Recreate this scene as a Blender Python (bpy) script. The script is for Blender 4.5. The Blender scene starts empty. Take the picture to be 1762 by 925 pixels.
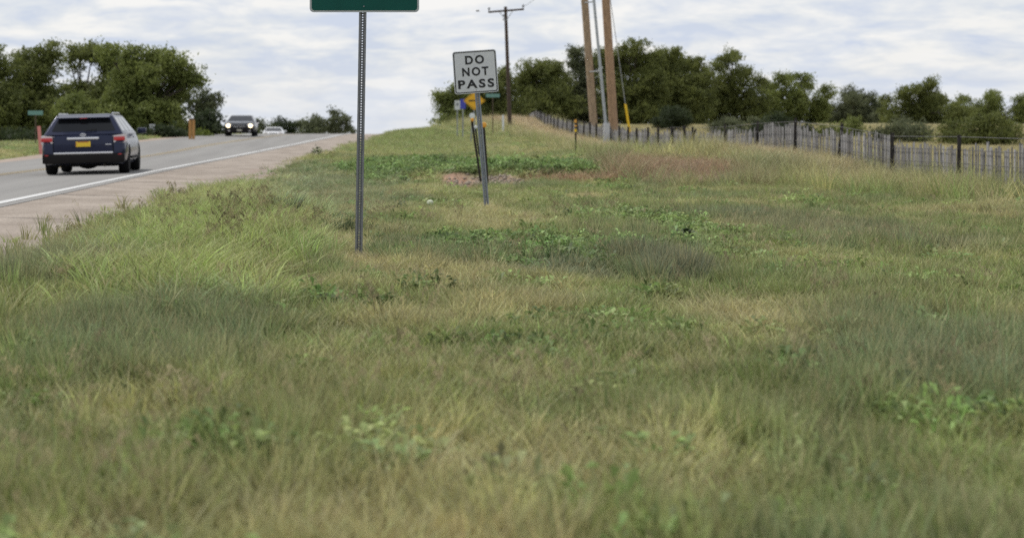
import bpy, bmesh, math, random
import numpy as np
from mathutils import Vector, Matrix, Euler
R = math.radians
S = bpy.context.scene
COL = S.collection
rng = np.random.default_rng(7)
random.seed(7)

# ------------------------------------------------------------------ camera
F = 3333.0; EYE = 1.0; PX0 = 600.0; PY0 = 232.0; FW = 1762.0; FH = 925.0
cd = bpy.data.cameras.new('camera'); cam = bpy.data.objects.new('camera', cd); COL.objects.link(cam)
cam.location = (0, 0, EYE); cam.rotation_euler = (R(90), 0, 0)
cd.sensor_width = 36.0; cd.lens = 36.0 * F / FW
cd.shift_x = (FW / 2 - PX0) / FW; cd.shift_y = -(FH / 2 - PY0) / FW
cd.clip_start = 0.1; cd.clip_end = 9000
cd.dof.use_dof = True; cd.dof.focus_distance = 15.5; cd.dof.aperture_fstop = 3.3
S.camera = cam
# ------------------------------------------------------------------ light
SUN = Vector((-0.55, 0.35, 1.15)).normalized()
world = bpy.data.worlds.new('World'); S.world = world; world.use_nodes = True
def build_world():
    nt = world.node_tree; N = nt.nodes; L = nt.links; N.clear()
    out = N.new('ShaderNodeOutputWorld'); bg = N.new('ShaderNodeBackground'); bgc = N.new('ShaderNodeBackground')
    sky = N.new('ShaderNodeTexSky'); sky.sky_type = 'NISHITA'; sky.sun_disc = False
    sky.sun_elevation = math.asin(SUN.z); sky.sun_rotation = math.atan2(SUN.x, SUN.y)
    sky.dust_density = 2.0
    bg.inputs['Strength'].default_value = 0.13
    L.new(sky.outputs[0], bg.inputs['Color'])
    geo = N.new('ShaderNodeTexCoord'); sep = N.new('ShaderNodeSeparateXYZ'); L.new(geo.outputs['Generated'], sep.inputs[0])
    mx = N.new('ShaderNodeMath'); mx.operation = 'MAXIMUM'; mx.inputs[1].default_value = 0.0; L.new(sep.outputs[2], mx.inputs[0])
    ad = N.new('ShaderNodeMath'); ad.operation = 'ADD'; ad.inputs[1].default_value = 0.22; L.new(mx.outputs[0], ad.inputs[0])
    dv = N.new('ShaderNodeMath'); dv.operation = 'DIVIDE'; dv.inputs[0].default_value = 1.0; L.new(ad.outputs[0], dv.inputs[1])
    vm = N.new('ShaderNodeVectorMath'); vm.operation = 'SCALE'; L.new(geo.outputs['Generated'], vm.inputs[0]); L.new(dv.outputs[0], vm.inputs['Scale'])
    mp = N.new('ShaderNodeMapping'); mp.inputs['Scale'].default_value = (1.0, 1.0, 0.0); mp.inputs['Location'].default_value = (3.3, 7.1, 0)
    L.new(vm.outputs[0], mp.inputs[0])
    n1 = N.new('ShaderNodeTexNoise'); n1.inputs['Scale'].default_value = 2.2; n1.inputs['Detail'].default_value = 7; n1.inputs['Roughness'].default_value = 0.52; n1.inputs['Distortion'].default_value = 0.9
    n2 = N.new('ShaderNodeTexNoise'); n2.inputs['Scale'].default_value = 6.5; n2.inputs['Detail'].default_value = 9; n2.inputs['Roughness'].default_value = 0.56; n2.inputs['Distortion'].default_value = .25
    L.new(mp.outputs[0], n1.inputs['Vector']); L.new(mp.outputs[0], n2.inputs['Vector'])
    r1 = N.new('ShaderNodeValToRGB'); r1.color_ramp.elements[0].position = 0.36; r1.color_ramp.elements[1].position = 0.6
    r1.color_ramp.elements[0].color = (0.9, 0.9, 0.9, 1)
    L.new(n1.outputs[0], r1.inputs[0])
    r2 = N.new('ShaderNodeValToRGB'); r2.color_ramp.elements[0].position = 0.38; r2.color_ramp.elements[1].position = 0.62
    r2.color_ramp.elements[0].color = (0.61, 0.67, 0.79, 1); r2.color_ramp.elements[1].color = (0.90, 0.892, 0.875, 1); e2 = r2.color_ramp.elements.new(.5); e2.color = (.745, .775, .82, 1)
    L.new(n2.outputs[0], r2.inputs[0])
    lo = N.new('ShaderNodeMapRange'); lo.inputs[1].default_value = 0.0; lo.inputs[2].default_value = 0.04; lo.inputs[3].default_value = .75; lo.inputs[4].default_value = 0.0; L.new(sep.outputs[2], lo.inputs[0])
    hz = N.new('ShaderNodeMix'); hz.data_type = 'RGBA'; L.new(lo.outputs[0], hz.inputs[0]); L.new(r2.outputs[0], hz.inputs[6]); hz.inputs[7].default_value = (.755, .79, .85, 1)
    L.new(hz.outputs[2], bgc.inputs['Color']); bgc.inputs['Strength'].default_value = 0.9
    ms = N.new('ShaderNodeMixShader'); L.new(r1.outputs[0], ms.inputs[0]); L.new(bg.outputs[0], ms.inputs[1]); L.new(bgc.outputs[0], ms.inputs[2])
    L.new(ms.outputs[0], out.inputs[0])
build_world()
sd = bpy.data.lights.new('sun', 'SUN'); sd.energy = 2.2; sd.angle = R(9); sd.color = (1.0, 0.955, 0.89)
sun = bpy.data.objects.new('sun', sd); COL.objects.link(sun)
sun.rotation_euler = (-SUN).to_track_quat('-Z', 'Y').to_euler(); sun.location = (0, 0, 30)
S.view_settings.view_transform = 'Standard'; S.view_settings.look = 'None'
S.view_settings.exposure = 0.2; S.view_settings.gamma = 1.0
S.render.engine = 'CYCLES'; S.cycles.use_denoising = False
S.cycles.max_bounces = 6; S.cycles.transparent_max_bounces = 8

# ------------------------------------------------------------------ helpers
def smooth(a, b, x):
    t = np.clip((np.asarray(x, float) - a) / (b - a), 0, 1); return t * t * (3 - 2 * t)
def curve(pts):
    xs = np.array([p[0] for p in pts], float); ys = np.array([p[1] for p in pts], float)
    d = np.diff(ys) / np.diff(xs); m = np.zeros(len(xs)); m[0] = d[0]; m[-1] = d[-1]
    for i in range(1, len(xs) - 1):
        m[i] = 0 if d[i-1] * d[i] <= 0 else 2 * d[i-1] * d[i] / (d[i-1] + d[i])
    def f(q):
        q = np.clip(np.asarray(q, float), xs[0], xs[-1]); k = np.clip(np.searchsorted(xs, q) - 1, 0, len(xs) - 2)
        h = xs[k+1] - xs[k]; t = (q - xs[k]) / h
        return (ys[k] * (1 + 2*t) * (1-t)**2 + m[k] * h * t * (1-t)**2 + ys[k+1] * t*t * (3 - 2*t) + m[k+1] * h * t*t * (t-1))
    return f
LAT = rng.random((256, 256))
def vnoise(x, y):
    x = np.asarray(x, float); y = np.asarray(y, float)
    i = np.floor(x).astype(int); j = np.floor(y).astype(int); u = x - i; v = y - j
    u = u*u*(3-2*u); v = v*v*(3-2*v)
    a = LAT[i % 256, j % 256]; b = LAT[(i+1) % 256, j % 256]; c = LAT[i % 256, (j+1) % 256]; d = LAT[(i+1) % 256, (j+1) % 256]
    return (a*(1-u) + b*u)*(1-v) + (c*(1-u) + d*u)*v
def fbm(x, y, o=4):
    s = 0; a = .5; t = 0
    for k in range(o):
        s = s + a*vnoise(x*2**k + 17.3*k, y*2**k + 9.1*k); t += a; a *= .5
    return s / t
def mesh_np(name, V, Q):
    me = bpy.data.meshes.new(name); V = np.asarray(V, np.float32); Q = np.asarray(Q, np.int32); k = Q.shape[1]
    me.vertices.add(len(V)); me.vertices.foreach_set('co', V.ravel())
    me.loops.add(Q.size); me.loops.foreach_set('vertex_index', Q.ravel())
    me.polygons.add(len(Q)); me.polygons.foreach_set('loop_start', np.arange(0, Q.size, k, dtype=np.int32))
    me.update(calc_edges=True); me.validate(); return me
def link(name, me, mat=None, parent=None, sm=False):
    o = bpy.data.objects.new(name, me); COL.objects.link(o)
    if mat is not None:
        me.materials.clear(); me.materials.append(mat)
    if sm: me.polygons.foreach_set('use_smooth', [True]*len(me.polygons))
    if parent is not None: o.parent = parent
    return o
def tag(o, label, cat, group=None):
    o['label'] = label; o['category'] = cat
    if group: o['group'] = group
    return o
def empty(name, loc, label, cat, group=None, rot=(0, 0, 0)):
    o = bpy.data.objects.new(name, None); COL.objects.link(o); o.location = loc; o.rotation_euler = rot
    o.empty_display_size = .2
    return tag(o, label, cat, group)
def obj(name, bm, mat, parent=None, sm=None):
    me = bpy.data.meshes.new(name); bm.normal_update(); bm.to_mesh(me); bm.free()
    o = link(name, me, mat, parent)
    if sm is not None:
        me.polygons.foreach_set('use_smooth', [True]*len(me.polygons))
        me.set_sharp_from_angle(angle=R(sm))
    return o
def add_box(bm, c, s, rot=None, bev=0):
    b = bmesh.ops.create_cube(bm, size=1); vs = b['verts']
    M = Matrix.Translation(c) @ (rot.to_matrix().to_4x4() if rot else Matrix()) @ Matrix.Diagonal((s[0], s[1], s[2], 1))
    bmesh.ops.transform(bm, matrix=M, verts=vs)
    if bev:
        es = list({e for v in vs for e in v.link_edges})
        bmesh.ops.bevel(bm, geom=es, offset=bev, segments=2, affect='EDGES', profile=.6)
def add_tube(bm, pts, rad, n=8, cap=True):
    pts = [Vector(p) for p in pts]; rings = []
    if not hasattr(rad, '__len__'): rad = [rad]*len(pts)
    for i, p in enumerate(pts):
        d = (pts[min(i+1, len(pts)-1)] - pts[max(i-1, 0)]).normalized()
        a = d.cross(Vector((0, 0, 1)) if abs(d.z) < .9 else Vector((1, 0, 0))).normalized(); b = d.cross(a)
        rings.append([bm.verts.new(p + rad[i]*(math.cos(2*math.pi*k/n)*a + math.sin(2*math.pi*k/n)*b)) for k in range(n)])
    for i in range(len(rings)-1):
        for k in range(n):
            bm.faces.new((rings[i][k], rings[i][(k+1) % n], rings[i+1][(k+1) % n], rings[i+1][k]))
    if cap:
        bm.faces.new(rings[0][::-1]); bm.faces.new(rings[-1])
def add_lathe(bm, prof, axis='z', n=20, c=(0, 0, 0)):
    rings = []
    for r, h in prof:
        ring = []
        for k in range(n):
            a = 2*math.pi*k/n; x, y = r*math.cos(a), r*math.sin(a)
            p = {'z': (x, y, h), 'y': (x, h, y), 'x': (h, x, y)}[axis]
            ring.append(bm.verts.new(Vector(p) + Vector(c)))
        rings.append(ring)
    for i in range(len(rings)-1):
        for k in range(n): bm.faces.new((rings[i][k], rings[i][(k+1) % n], rings[i+1][(k+1) % n], rings[i+1][k]))
    bm.faces.new(rings[0][::-1]); bm.faces.new(rings[-1])
    bmesh.ops.recalc_face_normals(bm, faces=bm.faces[:])
def prism(bm, poly, y0, y1):
    """poly of (x,z), extruded along y from y0 (front) to y1"""
    a = [bm.verts.new((x, y0, z)) for x, z in poly]; b = [bm.verts.new((x, y1, z)) for x, z in poly]
    bm.faces.new(a); bm.faces.new(b[::-1]); n = len(poly)
    for k in range(n): bm.faces.new((a[k], b[k], b[(k+1) % n], a[(k+1) % n]))
    bmesh.ops.recalc_face_normals(bm, faces=bm.faces[:])
def rrect(w, h, r, n=5, cx=0, cz=0):
    p = []
    for sx, sz, a0 in ((1, 1, 0), (-1, 1, 90), (-1, -1, 180), (1, -1, 270)):
        for k in range(n+1):
            a = R(a0 + 90*k/n); p.append((cx + sx*(w/2-r) + r*math.cos(a), cz + sz*(h/2-r) + r*math.sin(a)))
    return p
def frame_ring(bm, outer, inner, y0, y1):
    n = len(outer); A = [bm.verts.new((x, y0, z)) for x, z in outer]; B = [bm.verts.new((x, y0, z)) for x, z in inner]
    C = [bm.verts.new((x, y1, z)) for x, z in outer]; D = [bm.verts.new((x, y1, z)) for x, z in inner]
    for k in range(n):
        j = (k+1) % n
        for f in ((A[k], A[j], B[j], B[k]), (C[k], D[k], D[j], C[j]), (A[k], C[k], C[j], A[j]), (B[k], B[j], D[j], D[k])): bm.faces.new(f)
    bmesh.ops.recalc_face_normals(bm, faces=bm.faces[:])

# ------------------------------------------------------------------ materials
def mat(name, col, rough=.6, metal=0, var=.15, scale=8, spec=.4, bump=0, bscale=40, col2=None, coat=0, stretch=None, emit=0):
    m = bpy.data.materials.new(name); m.use_nodes = True; nt = m.node_tree; N = nt.nodes; L = nt.links
    b = N['Principled BSDF']; b.inputs['Roughness'].default_value = rough; b.inputs['Metallic'].default_value = metal
    b.inputs['Specular IOR Level'].default_value = spec; b.inputs['Coat Weight'].default_value = coat; b.inputs['Coat Roughness'].default_value = .06
    tc = N.new('ShaderNodeTexCoord'); mp = N.new('ShaderNodeMapping'); L.new(tc.outputs['Object'], mp.inputs[0])
    if stretch: mp.inputs['Scale'].default_value = stretch
    n = N.new('ShaderNodeTexNoise'); n.inputs['Scale'].default_value = scale; n.inputs['Detail'].default_value = 6; n.inputs['Roughness'].default_value = .65
    L.new(mp.outputs[0], n.inputs['Vector'])
    rp = N.new('ShaderNodeValToRGB'); rp.color_ramp.elements[0].position = .3; rp.color_ramp.elements[1].position = .7
    c2 = col2 or tuple(c*(1-var) for c in col); c1 = tuple(min(1, c*(1+var*.6)) for c in col)
    rp.color_ramp.elements[0].color = (*c2, 1); rp.color_ramp.elements[1].color = (*c1, 1)
    L.new(n.outputs[0], rp.inputs[0]); L.new(rp.outputs[0], b.inputs['Base Color'])
    if emit:
        b.inputs['Emission Color'].default_value = (*col, 1); b.inputs['Emission Strength'].default_value = emit
    if bump:
        n2 = N.new('ShaderNodeTexNoise'); n2.inputs['Scale'].default_value = bscale; n2.inputs['Detail'].default_value = 5; L.new(mp.outputs[0], n2.inputs['Vector'])
        bp = N.new('ShaderNodeBump'); bp.inputs['Strength'].default_value = bump; bp.inputs['Distance'].default_value = .02
        L.new(n2.outputs[0], bp.inputs['Height']); L.new(bp.outputs[0], b.inputs['Normal'])
    return m
M = {
 'galv': mat('galvanised steel', (.30, .31, .33), .5, .55, .25, 14, bump=.1),
 'galv_post': mat('weathered galvanised steel', (.27, .29, .325), .5, .45, .22, 20),
 'post_grey': mat('grey painted steel', (.21, .215, .23), .5, .3, .25, 16),
 'sign_green': mat('green reflective sheeting', (.006, .078, .062), .42, 0, .1, 6, spec=.15),
 'sign_border': mat('pale grey sheeting', (.42, .44, .45), .5, 0, .1, 10),
 'sign_white': mat('white reflective sheeting', (.60, .61, .635), .45, 0, .06, 9),
 'sign_black': mat('black sign ink', (.012, .012, .014), .5, 0, .2, 10),
 'sign_yellow': mat('amber yellow sheeting', (.78, .42, .02), .5, 0, .1, 10),
 'sign_blue': mat('blue sheeting', (.06, .07, .42), .5, 0, .1, 10),
 'street_green': mat('faded green sheeting', (.15, .29, .265), .5, 0, .1, 10),
 'amber': mat('amber reflector', (.80, .38, .05), .35, 0, .1, 30),
 'white_refl': mat('white reflector', (.7, .72, .74), .35, 0, .1, 30),
 'dark_post': mat('dark weathered steel', (.028, .024, .02), .6, .3, .35, 18),
 'tpost': mat('rusted dark steel', (.035, .03, .028), .7, .2, .35, 18),
 'pole_wood': mat('weathered pole wood', (.38, .275, .185), .8, 0, .68, 9, bump=.5, bscale=30, stretch=(4, 4, .35)),
 'pole_red': mat('reddish pole wood', (.39, .25, .155), .8, 0, .62, 9, bump=.5, bscale=30, stretch=(4, 4, .3)),
 'pole_dark': mat('dark creosoted wood', (.075, .052, .04), .85, 0, .35, 9, bump=.3, stretch=(4, 4, .35)),
 'picket': None,
 'wire': mat('fence wire', (.12, .115, .11), .5, .6, .2, 20),
 'conduit': mat('pale conduit', (.40, .42, .45), .5, .2, .15, 8),
 'guard_yellow': mat('yellow plastic guard', (.85, .55, .02), .45, 0, .08, 12),
 'pale_box': mat('pale plastic cover', (.52, .53, .55), .6, 0, .12, 8),
 'insul': mat('grey porcelain', (.30, .31, .34), .3, 0, .1, 20),
 'orange_wood': mat('orange tan wood', (.42, .22, .07), .7, 0, .25, 9, stretch=(3, 3, .4)),
 'brown': mat('brown steel', (.10, .07, .05), .7, 0, .3, 9),
 'pink': mat('faded red plastic', (.62, .24, .22), .6, 0, .15, 9),
 'tyre': mat('tyre rubber', (.011, .011, .0115), .9, 0, .25, 30, spec=.15),
 'rim': mat('alloy rim', (.42, .43, .45), .3, .9, .1, 20),
 'navy': mat('navy metallic paint', (.017, .022, .052), .25, .35, .06, 5, coat=.3, spec=.22),
 'blackpaint': mat('black metallic paint', (.014, .015, .018), .25, .35, .06, 5, coat=.3, spec=.25),
 'whitepaint': mat('white car paint', (.74, .74, .74), .3, 0, .04, 5, coat=.8),
 'sky_sheen': mat('bonnet paint with sky sheen', (.06, .063, .07), .3, .5, .06, 5, coat=.5),  # black car's bonnet, lightened: the sky's reflection is painted into its colour
 'glass': mat('dark tinted glass', (.010, .011, .013), .06, 0, .1, 4, spec=.32),
 'chrome': mat('chrome', (.72, .72, .74), .22, 1.0, .05, 10),
 'plastic': mat('black car plastic', (.012, .0115, .0115), .65, 0, .2, 20, spec=.15),
 'bumper': mat('dark lower bumper', (.012, .0105, .0105), .55, 0, .15, 12, spec=.15),
 'red_lens': mat('red tail light lens', (.50, .018, .02), .2, 0, .15, 12, coat=.6),
 'clear_lens': mat('clear lamp lens', (.62, .58, .58), .2, 0, .1, 12, coat=.6),
 'plate_yellow': mat('yellow number plate', (.80, .55, .04), .5, 0, .08, 30),
 'plate_red': mat('red plate print', (.42, .08, .03), .5, 0, .1, 30),
 'plate_pale': mat('pale number plate', (.42, .40, .33), .5, 0, .1, 30),
 'headlight': mat('lit headlight', (1.0, .80, .52), .3, 0, .02, 5, emit=3.0),
 'bark': mat('tree bark', (.062, .050, .040), .9, 0, .35, 5, bump=.5, bscale=14),
 'litter': mat('pale crumpled plastic', (.62, .65, .50), .6, 0, .1, 30),
 'bird': mat('dark feathers', (.04, .04, .045), .7, 0, .2, 20),
 'rock': mat('grey pink stone', (.27, .225, .18), .9, 0, .3, 10, bump=.5, bscale=30),
}
def grain_mat():
    m = bpy.data.materials.new('grey weathered lath'); m.use_nodes = True; nt = m.node_tree; N = nt.nodes; L = nt.links; b = N['Principled BSDF']
    b.inputs['Roughness'].default_value = .9; b.inputs['Specular IOR Level'].default_value = .15
    g = N.new('ShaderNodeNewGeometry'); rp = N.new('ShaderNodeValToRGB'); E = rp.color_ramp.elements
    E[0].color = (.08, .076, .072, 1); E[1].color = (.24, .235, .23, 1); e = E.new(.5); e.color = (.15, .145, .14, 1)
    L.new(g.outputs['Random Per Island'], rp.inputs[0])
    tc = N.new('ShaderNodeTexCoord'); mp = N.new('ShaderNodeMapping'); mp.inputs['Scale'].default_value = (20, 20, 2); L.new(tc.outputs['Object'], mp.inputs[0])
    n = N.new('ShaderNodeTexNoise'); n.inputs['Scale'].default_value = 3; n.inputs['Detail'].default_value = 5; L.new(mp.outputs[0], n.inputs['Vector'])
    mx = N.new('ShaderNodeMix'); mx.data_type = 'RGBA'; mx.blend_type = 'OVERLAY'; mx.inputs[0].default_value = .5
    L.new(rp.outputs[0], mx.inputs[6]); L.new(n.outputs[0], mx.inputs[7]); L.new(mx.outputs[2], b.inputs['Base Color']); return m
M['picket'] = grain_mat()
def leaf_mat(name, dark, light, trans=.45, nscale=.5):
    m = bpy.data.materials.new(name); m.use_nodes = True; nt = m.node_tree; N = nt.nodes; L = nt.links; b = N['Principled BSDF']; out = N['Material Output']
    b.inputs['Roughness'].default_value = .6; b.inputs['Specular IOR Level'].default_value = .25
    g = N.new('ShaderNodeNewGeometry'); tc = N.new('ShaderNodeTexCoord')
    n = N.new('ShaderNodeTexNoise'); n.inputs['Scale'].default_value = nscale; n.inputs['Detail'].default_value = 3; L.new(tc.outputs['Object'], n.inputs['Vector'])
    ad = N.new('ShaderNodeMath'); ad.operation = 'MULTIPLY_ADD'; ad.inputs[1].default_value = .28; L.new(g.outputs['Random Per Island'], ad.inputs[0])
    sb = N.new('ShaderNodeMath'); sb.operation = 'MULTIPLY_ADD'; sb.inputs[1].default_value = 1.6; sb.inputs[2].default_value = -.40; L.new(n.outputs[0], sb.inputs[0]); L.new(sb.outputs[0], ad.inputs[2])
    rp = N.new('ShaderNodeValToRGB'); rp.color_ramp.elements[0].color = (*dark, 1); rp.color_ramp.elements[1].color = (*light, 1)
    L.new(ad.outputs[0], rp.inputs[0]); L.new(rp.outputs[0], b.inputs['Base Color'])
    t = N.new('ShaderNodeBsdfTranslucent'); L.new(rp.outputs[0], t.inputs[0]); ms = N.new('ShaderNodeMixShader'); ms.inputs[0].default_value = trans
    L.new(b.outputs[0], ms.inputs[1]); L.new(t.outputs[0], ms.inputs[2]); L.new(ms.outputs[0], out.inputs[0]); return m
LEAF = {
 'olive': leaf_mat('olive green elm leaves', (.078, .094, .030), (.215, .240, .070)),
 'green': leaf_mat('mid green leaves', (.10, .126, .036), (.255, .290, .085)),
 'dark': leaf_mat('dark juniper foliage', (.024, .036, .017), (.062, .082, .035)),
 'grey': leaf_mat('grey green leaves', (.06, .072, .038), (.19, .21, .11)),
 'bright': leaf_mat('bright shrub leaves', (.07, .10, .016), (.16, .20, .04)),
}
def grass_mat():
    m = bpy.data.materials.new('grass blades'); m.use_nodes = True; nt = m.node_tree; N = nt.nodes; L = nt.links; b = N['Principled BSDF']; out = N['Material Output']
    b.inputs['Roughness'].default_value = .55; b.inputs['Specular IOR Level'].default_value = .3
    a = N.new('ShaderNodeAttribute'); a.attribute_type = 'INSTANCER'; a.attribute_name = 'tint'
    v = N.new('ShaderNodeAttribute'); v.attribute_name = 'along'
    g = N.new('ShaderNodeNewGeometry')
    mr = N.new('ShaderNodeMapRange'); mr.inputs[3].default_value = .55; mr.inputs[4].default_value = 1.5; L.new(g.outputs['Random Per Island'], mr.inputs[0])
    sc = N.new('ShaderNodeVectorMath'); sc.operation = 'SCALE'; L.new(a.outputs['Color'], sc.inputs[0]); L.new(mr.outputs[0], sc.inputs['Scale'])
    # dry blades and dry tips: a trait of the blade itself
    pw = N.new('ShaderNodeMath'); pw.operation = 'POWER'; pw.inputs[1].default_value = 2.6; L.new(v.outputs['Fac'], pw.inputs[0])
    dr = N.new('ShaderNodeMath'); dr.operation = 'GREATER_THAN'; dr.inputs[1].default_value = .90; L.new(g.outputs['Random Per Island'], dr.inputs[0])
    m1 = N.new('ShaderNodeMath'); m1.operation = 'MULTIPLY'; m1.inputs[1].default_value = .28; L.new(pw.outputs[0], m1.inputs[0])
    m2 = N.new('ShaderNodeMath'); m2.operation = 'MULTIPLY_ADD'; m2.inputs[1].default_value = .6; q4 = N.new('ShaderNodeMath'); q4.operation = 'MULTIPLY'; q4.use_clamp = True; q4.inputs[1].default_value = 4; L.new(v.outputs['Fac'], q4.inputs[0]); q5 = N.new('ShaderNodeMath'); q5.operation = 'MULTIPLY'; L.new(q4.outputs[0], q5.inputs[0]); L.new(dr.outputs[0], q5.inputs[1]); L.new(q5.outputs[0], m2.inputs[0]); L.new(m1.outputs[0], m2.inputs[2])
    mx = N.new('ShaderNodeMix'); mx.data_type = 'RGBA'; L.new(m2.outputs[0], mx.inputs[0]); L.new(sc.outputs[0], mx.inputs[6]); mx.inputs[7].default_value = (.42, .37, .20, 1)
    mx.clamp_factor = True
    L.new(mx.outputs[2], b.inputs['Base Color'])
    t = N.new('ShaderNodeBsdfTranslucent'); L.new(mx.outputs[2], t.inputs[0]); ms = N.new('ShaderNodeMixShader'); ms.inputs[0].default_value = .35
    L.new(b.outputs[0], ms.inputs[1]); L.new(t.outputs[0], ms.inputs[2]); L.new(ms.outputs[0], out.inputs[0]); return m
GRASS = grass_mat()

# ------------------------------------------------------------------ the lie of the land
XR = curve([(-60, -4.75), (3, -4.75), (26, -4.66), (42, -4.5), (68, -3.9), (100, -2.4), (117, -1.45), (150, .3), (175, 1.9), (220, 5), (300, 11), (400, 19), (4000, 300)])
ZR = curve([(-60, .0), (3, .05), (26, .087), (42, .15), (68, .275), (90, .48), (117, .80), (138, 1.03), (150, 1.08), (160, .98), (175, .5), (220, -.7), (300, -1.6), (400, -2), (4000, -4)])
CS = curve([(-60, -.02), (3, -.022), (62, -.025), (72, -.022), (95, .014), (117, .018), (145, .0), (4000, 0)])
ZV = curve([(-60, .0), (4, .0), (10, .02), (14.5, .05), (20, .04), (26, .025), (36, .03), (50, .16), (64, .3), (70, .31), (100, .58), (130, .88), (150, 1.12), (160, 1.1), (185, .5), (220, -.5), (300, -1.5), (4000, -4)])
ZL = curve([(-60, -.1), (40, -.05), (62, .03), (85, .25), (110, .46), (150, .9), (170, .95), (220, .3), (300, -.5), (4000, -3)])
ZF = curve([(-60, .0), (10, .1), (50, .2), (80, .45), (140, 1.3), (200, 2.14), (260, 2.2), (400, 2.0), (4000, 1.0)])
FX = curve([(-60, 10.0), (25, 10.4), (59, 10.7), (70, 11.0), (88, 12.0), (130, 13.3), (150, 14.4), (200, 18), (4000, 300)])
GB = curve([(-60, 0), (85, 0), (120, .45), (148, 1), (165, 1), (200, .3), (4000, 0)])
def terrain(X, Y, under=False):
    X = np.asarray(X, float); Y = np.asarray(Y, float)
    xr = XR(Y); u = X - xr; zr = ZR(Y); c = CS(Y)
    road = zr + c * np.clip(-u, -3, 7.7)
    ze = zr + 7.7*c
    w = smooth(8.0, 20, -u)
    left = (ze - .03)*(1-w) + ZL(Y)*w + (fbm(X*.25, Y*.12)-.5)*.16*smooth(8, 11, -u)
    verge = ZV(Y) + GB(Y)*.85*np.clip((X-2)/10, 0, 1.0)
    near = 1 - smooth(30, 70, Y)
    verge = verge + (fbm(X*.55, Y*.33)-.5)*(.10 + .06*(1-near)) + (fbm(X*2.3+5, Y*1.5)-.5)*.09
    verge = verge + .24*smooth(35.5, 39.5, Y)*(1-smooth(44, 64, Y))*smooth(.5, 3, X)*(1-smooth(9, 12, X))
    # grassy hummock beside the shoulder
    verge = verge + .10*np.exp(-((X+1.0)/1.1)**2 - ((Y-20)/3.2)**2)
    # shallow bank in front of the dry grass by the fence
    verge = verge + .09*np.exp(-((X-11)/3.0)**2 - ((Y-47)/9.0)**2)
    verge = verge + .11*smooth(6.0, 8.6, X)*np.exp(-((Y-47)/5.0)**2)
    f = smooth(.8, 4.5, X - FX(Y))
    verge = verge*(1-f) + (ZF(Y) + (fbm(X*.11, Y*.07)-.5)*.25)*f
    v = smooth(1.5, 3.6, u)
    right = (zr - .02*u)*(1-v) + verge*v
    z = np.where(u < -7.7, left, np.where(u > .32, right, road))
    if under:
        z = np.where((u > -7.62) & (u < .30), road - .09, z)
    return z
def at(px, py, Y):
    return Vector(((px-PX0)/F*Y, Y, EYE-(py-PY0)/F*Y))
def ground_at(px, py):
    Y = np.geomspace(4, 260, 4000); X = (px-PX0)/F*Y
    hit = np.where(EYE-(py-PY0)/F*Y <= terrain(X, Y))[0]
    k = hit[0] if len(hit) else len(Y)-1
    return X[k], Y[k]
def gz(x, y): return float(terrain(x, y))

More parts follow.
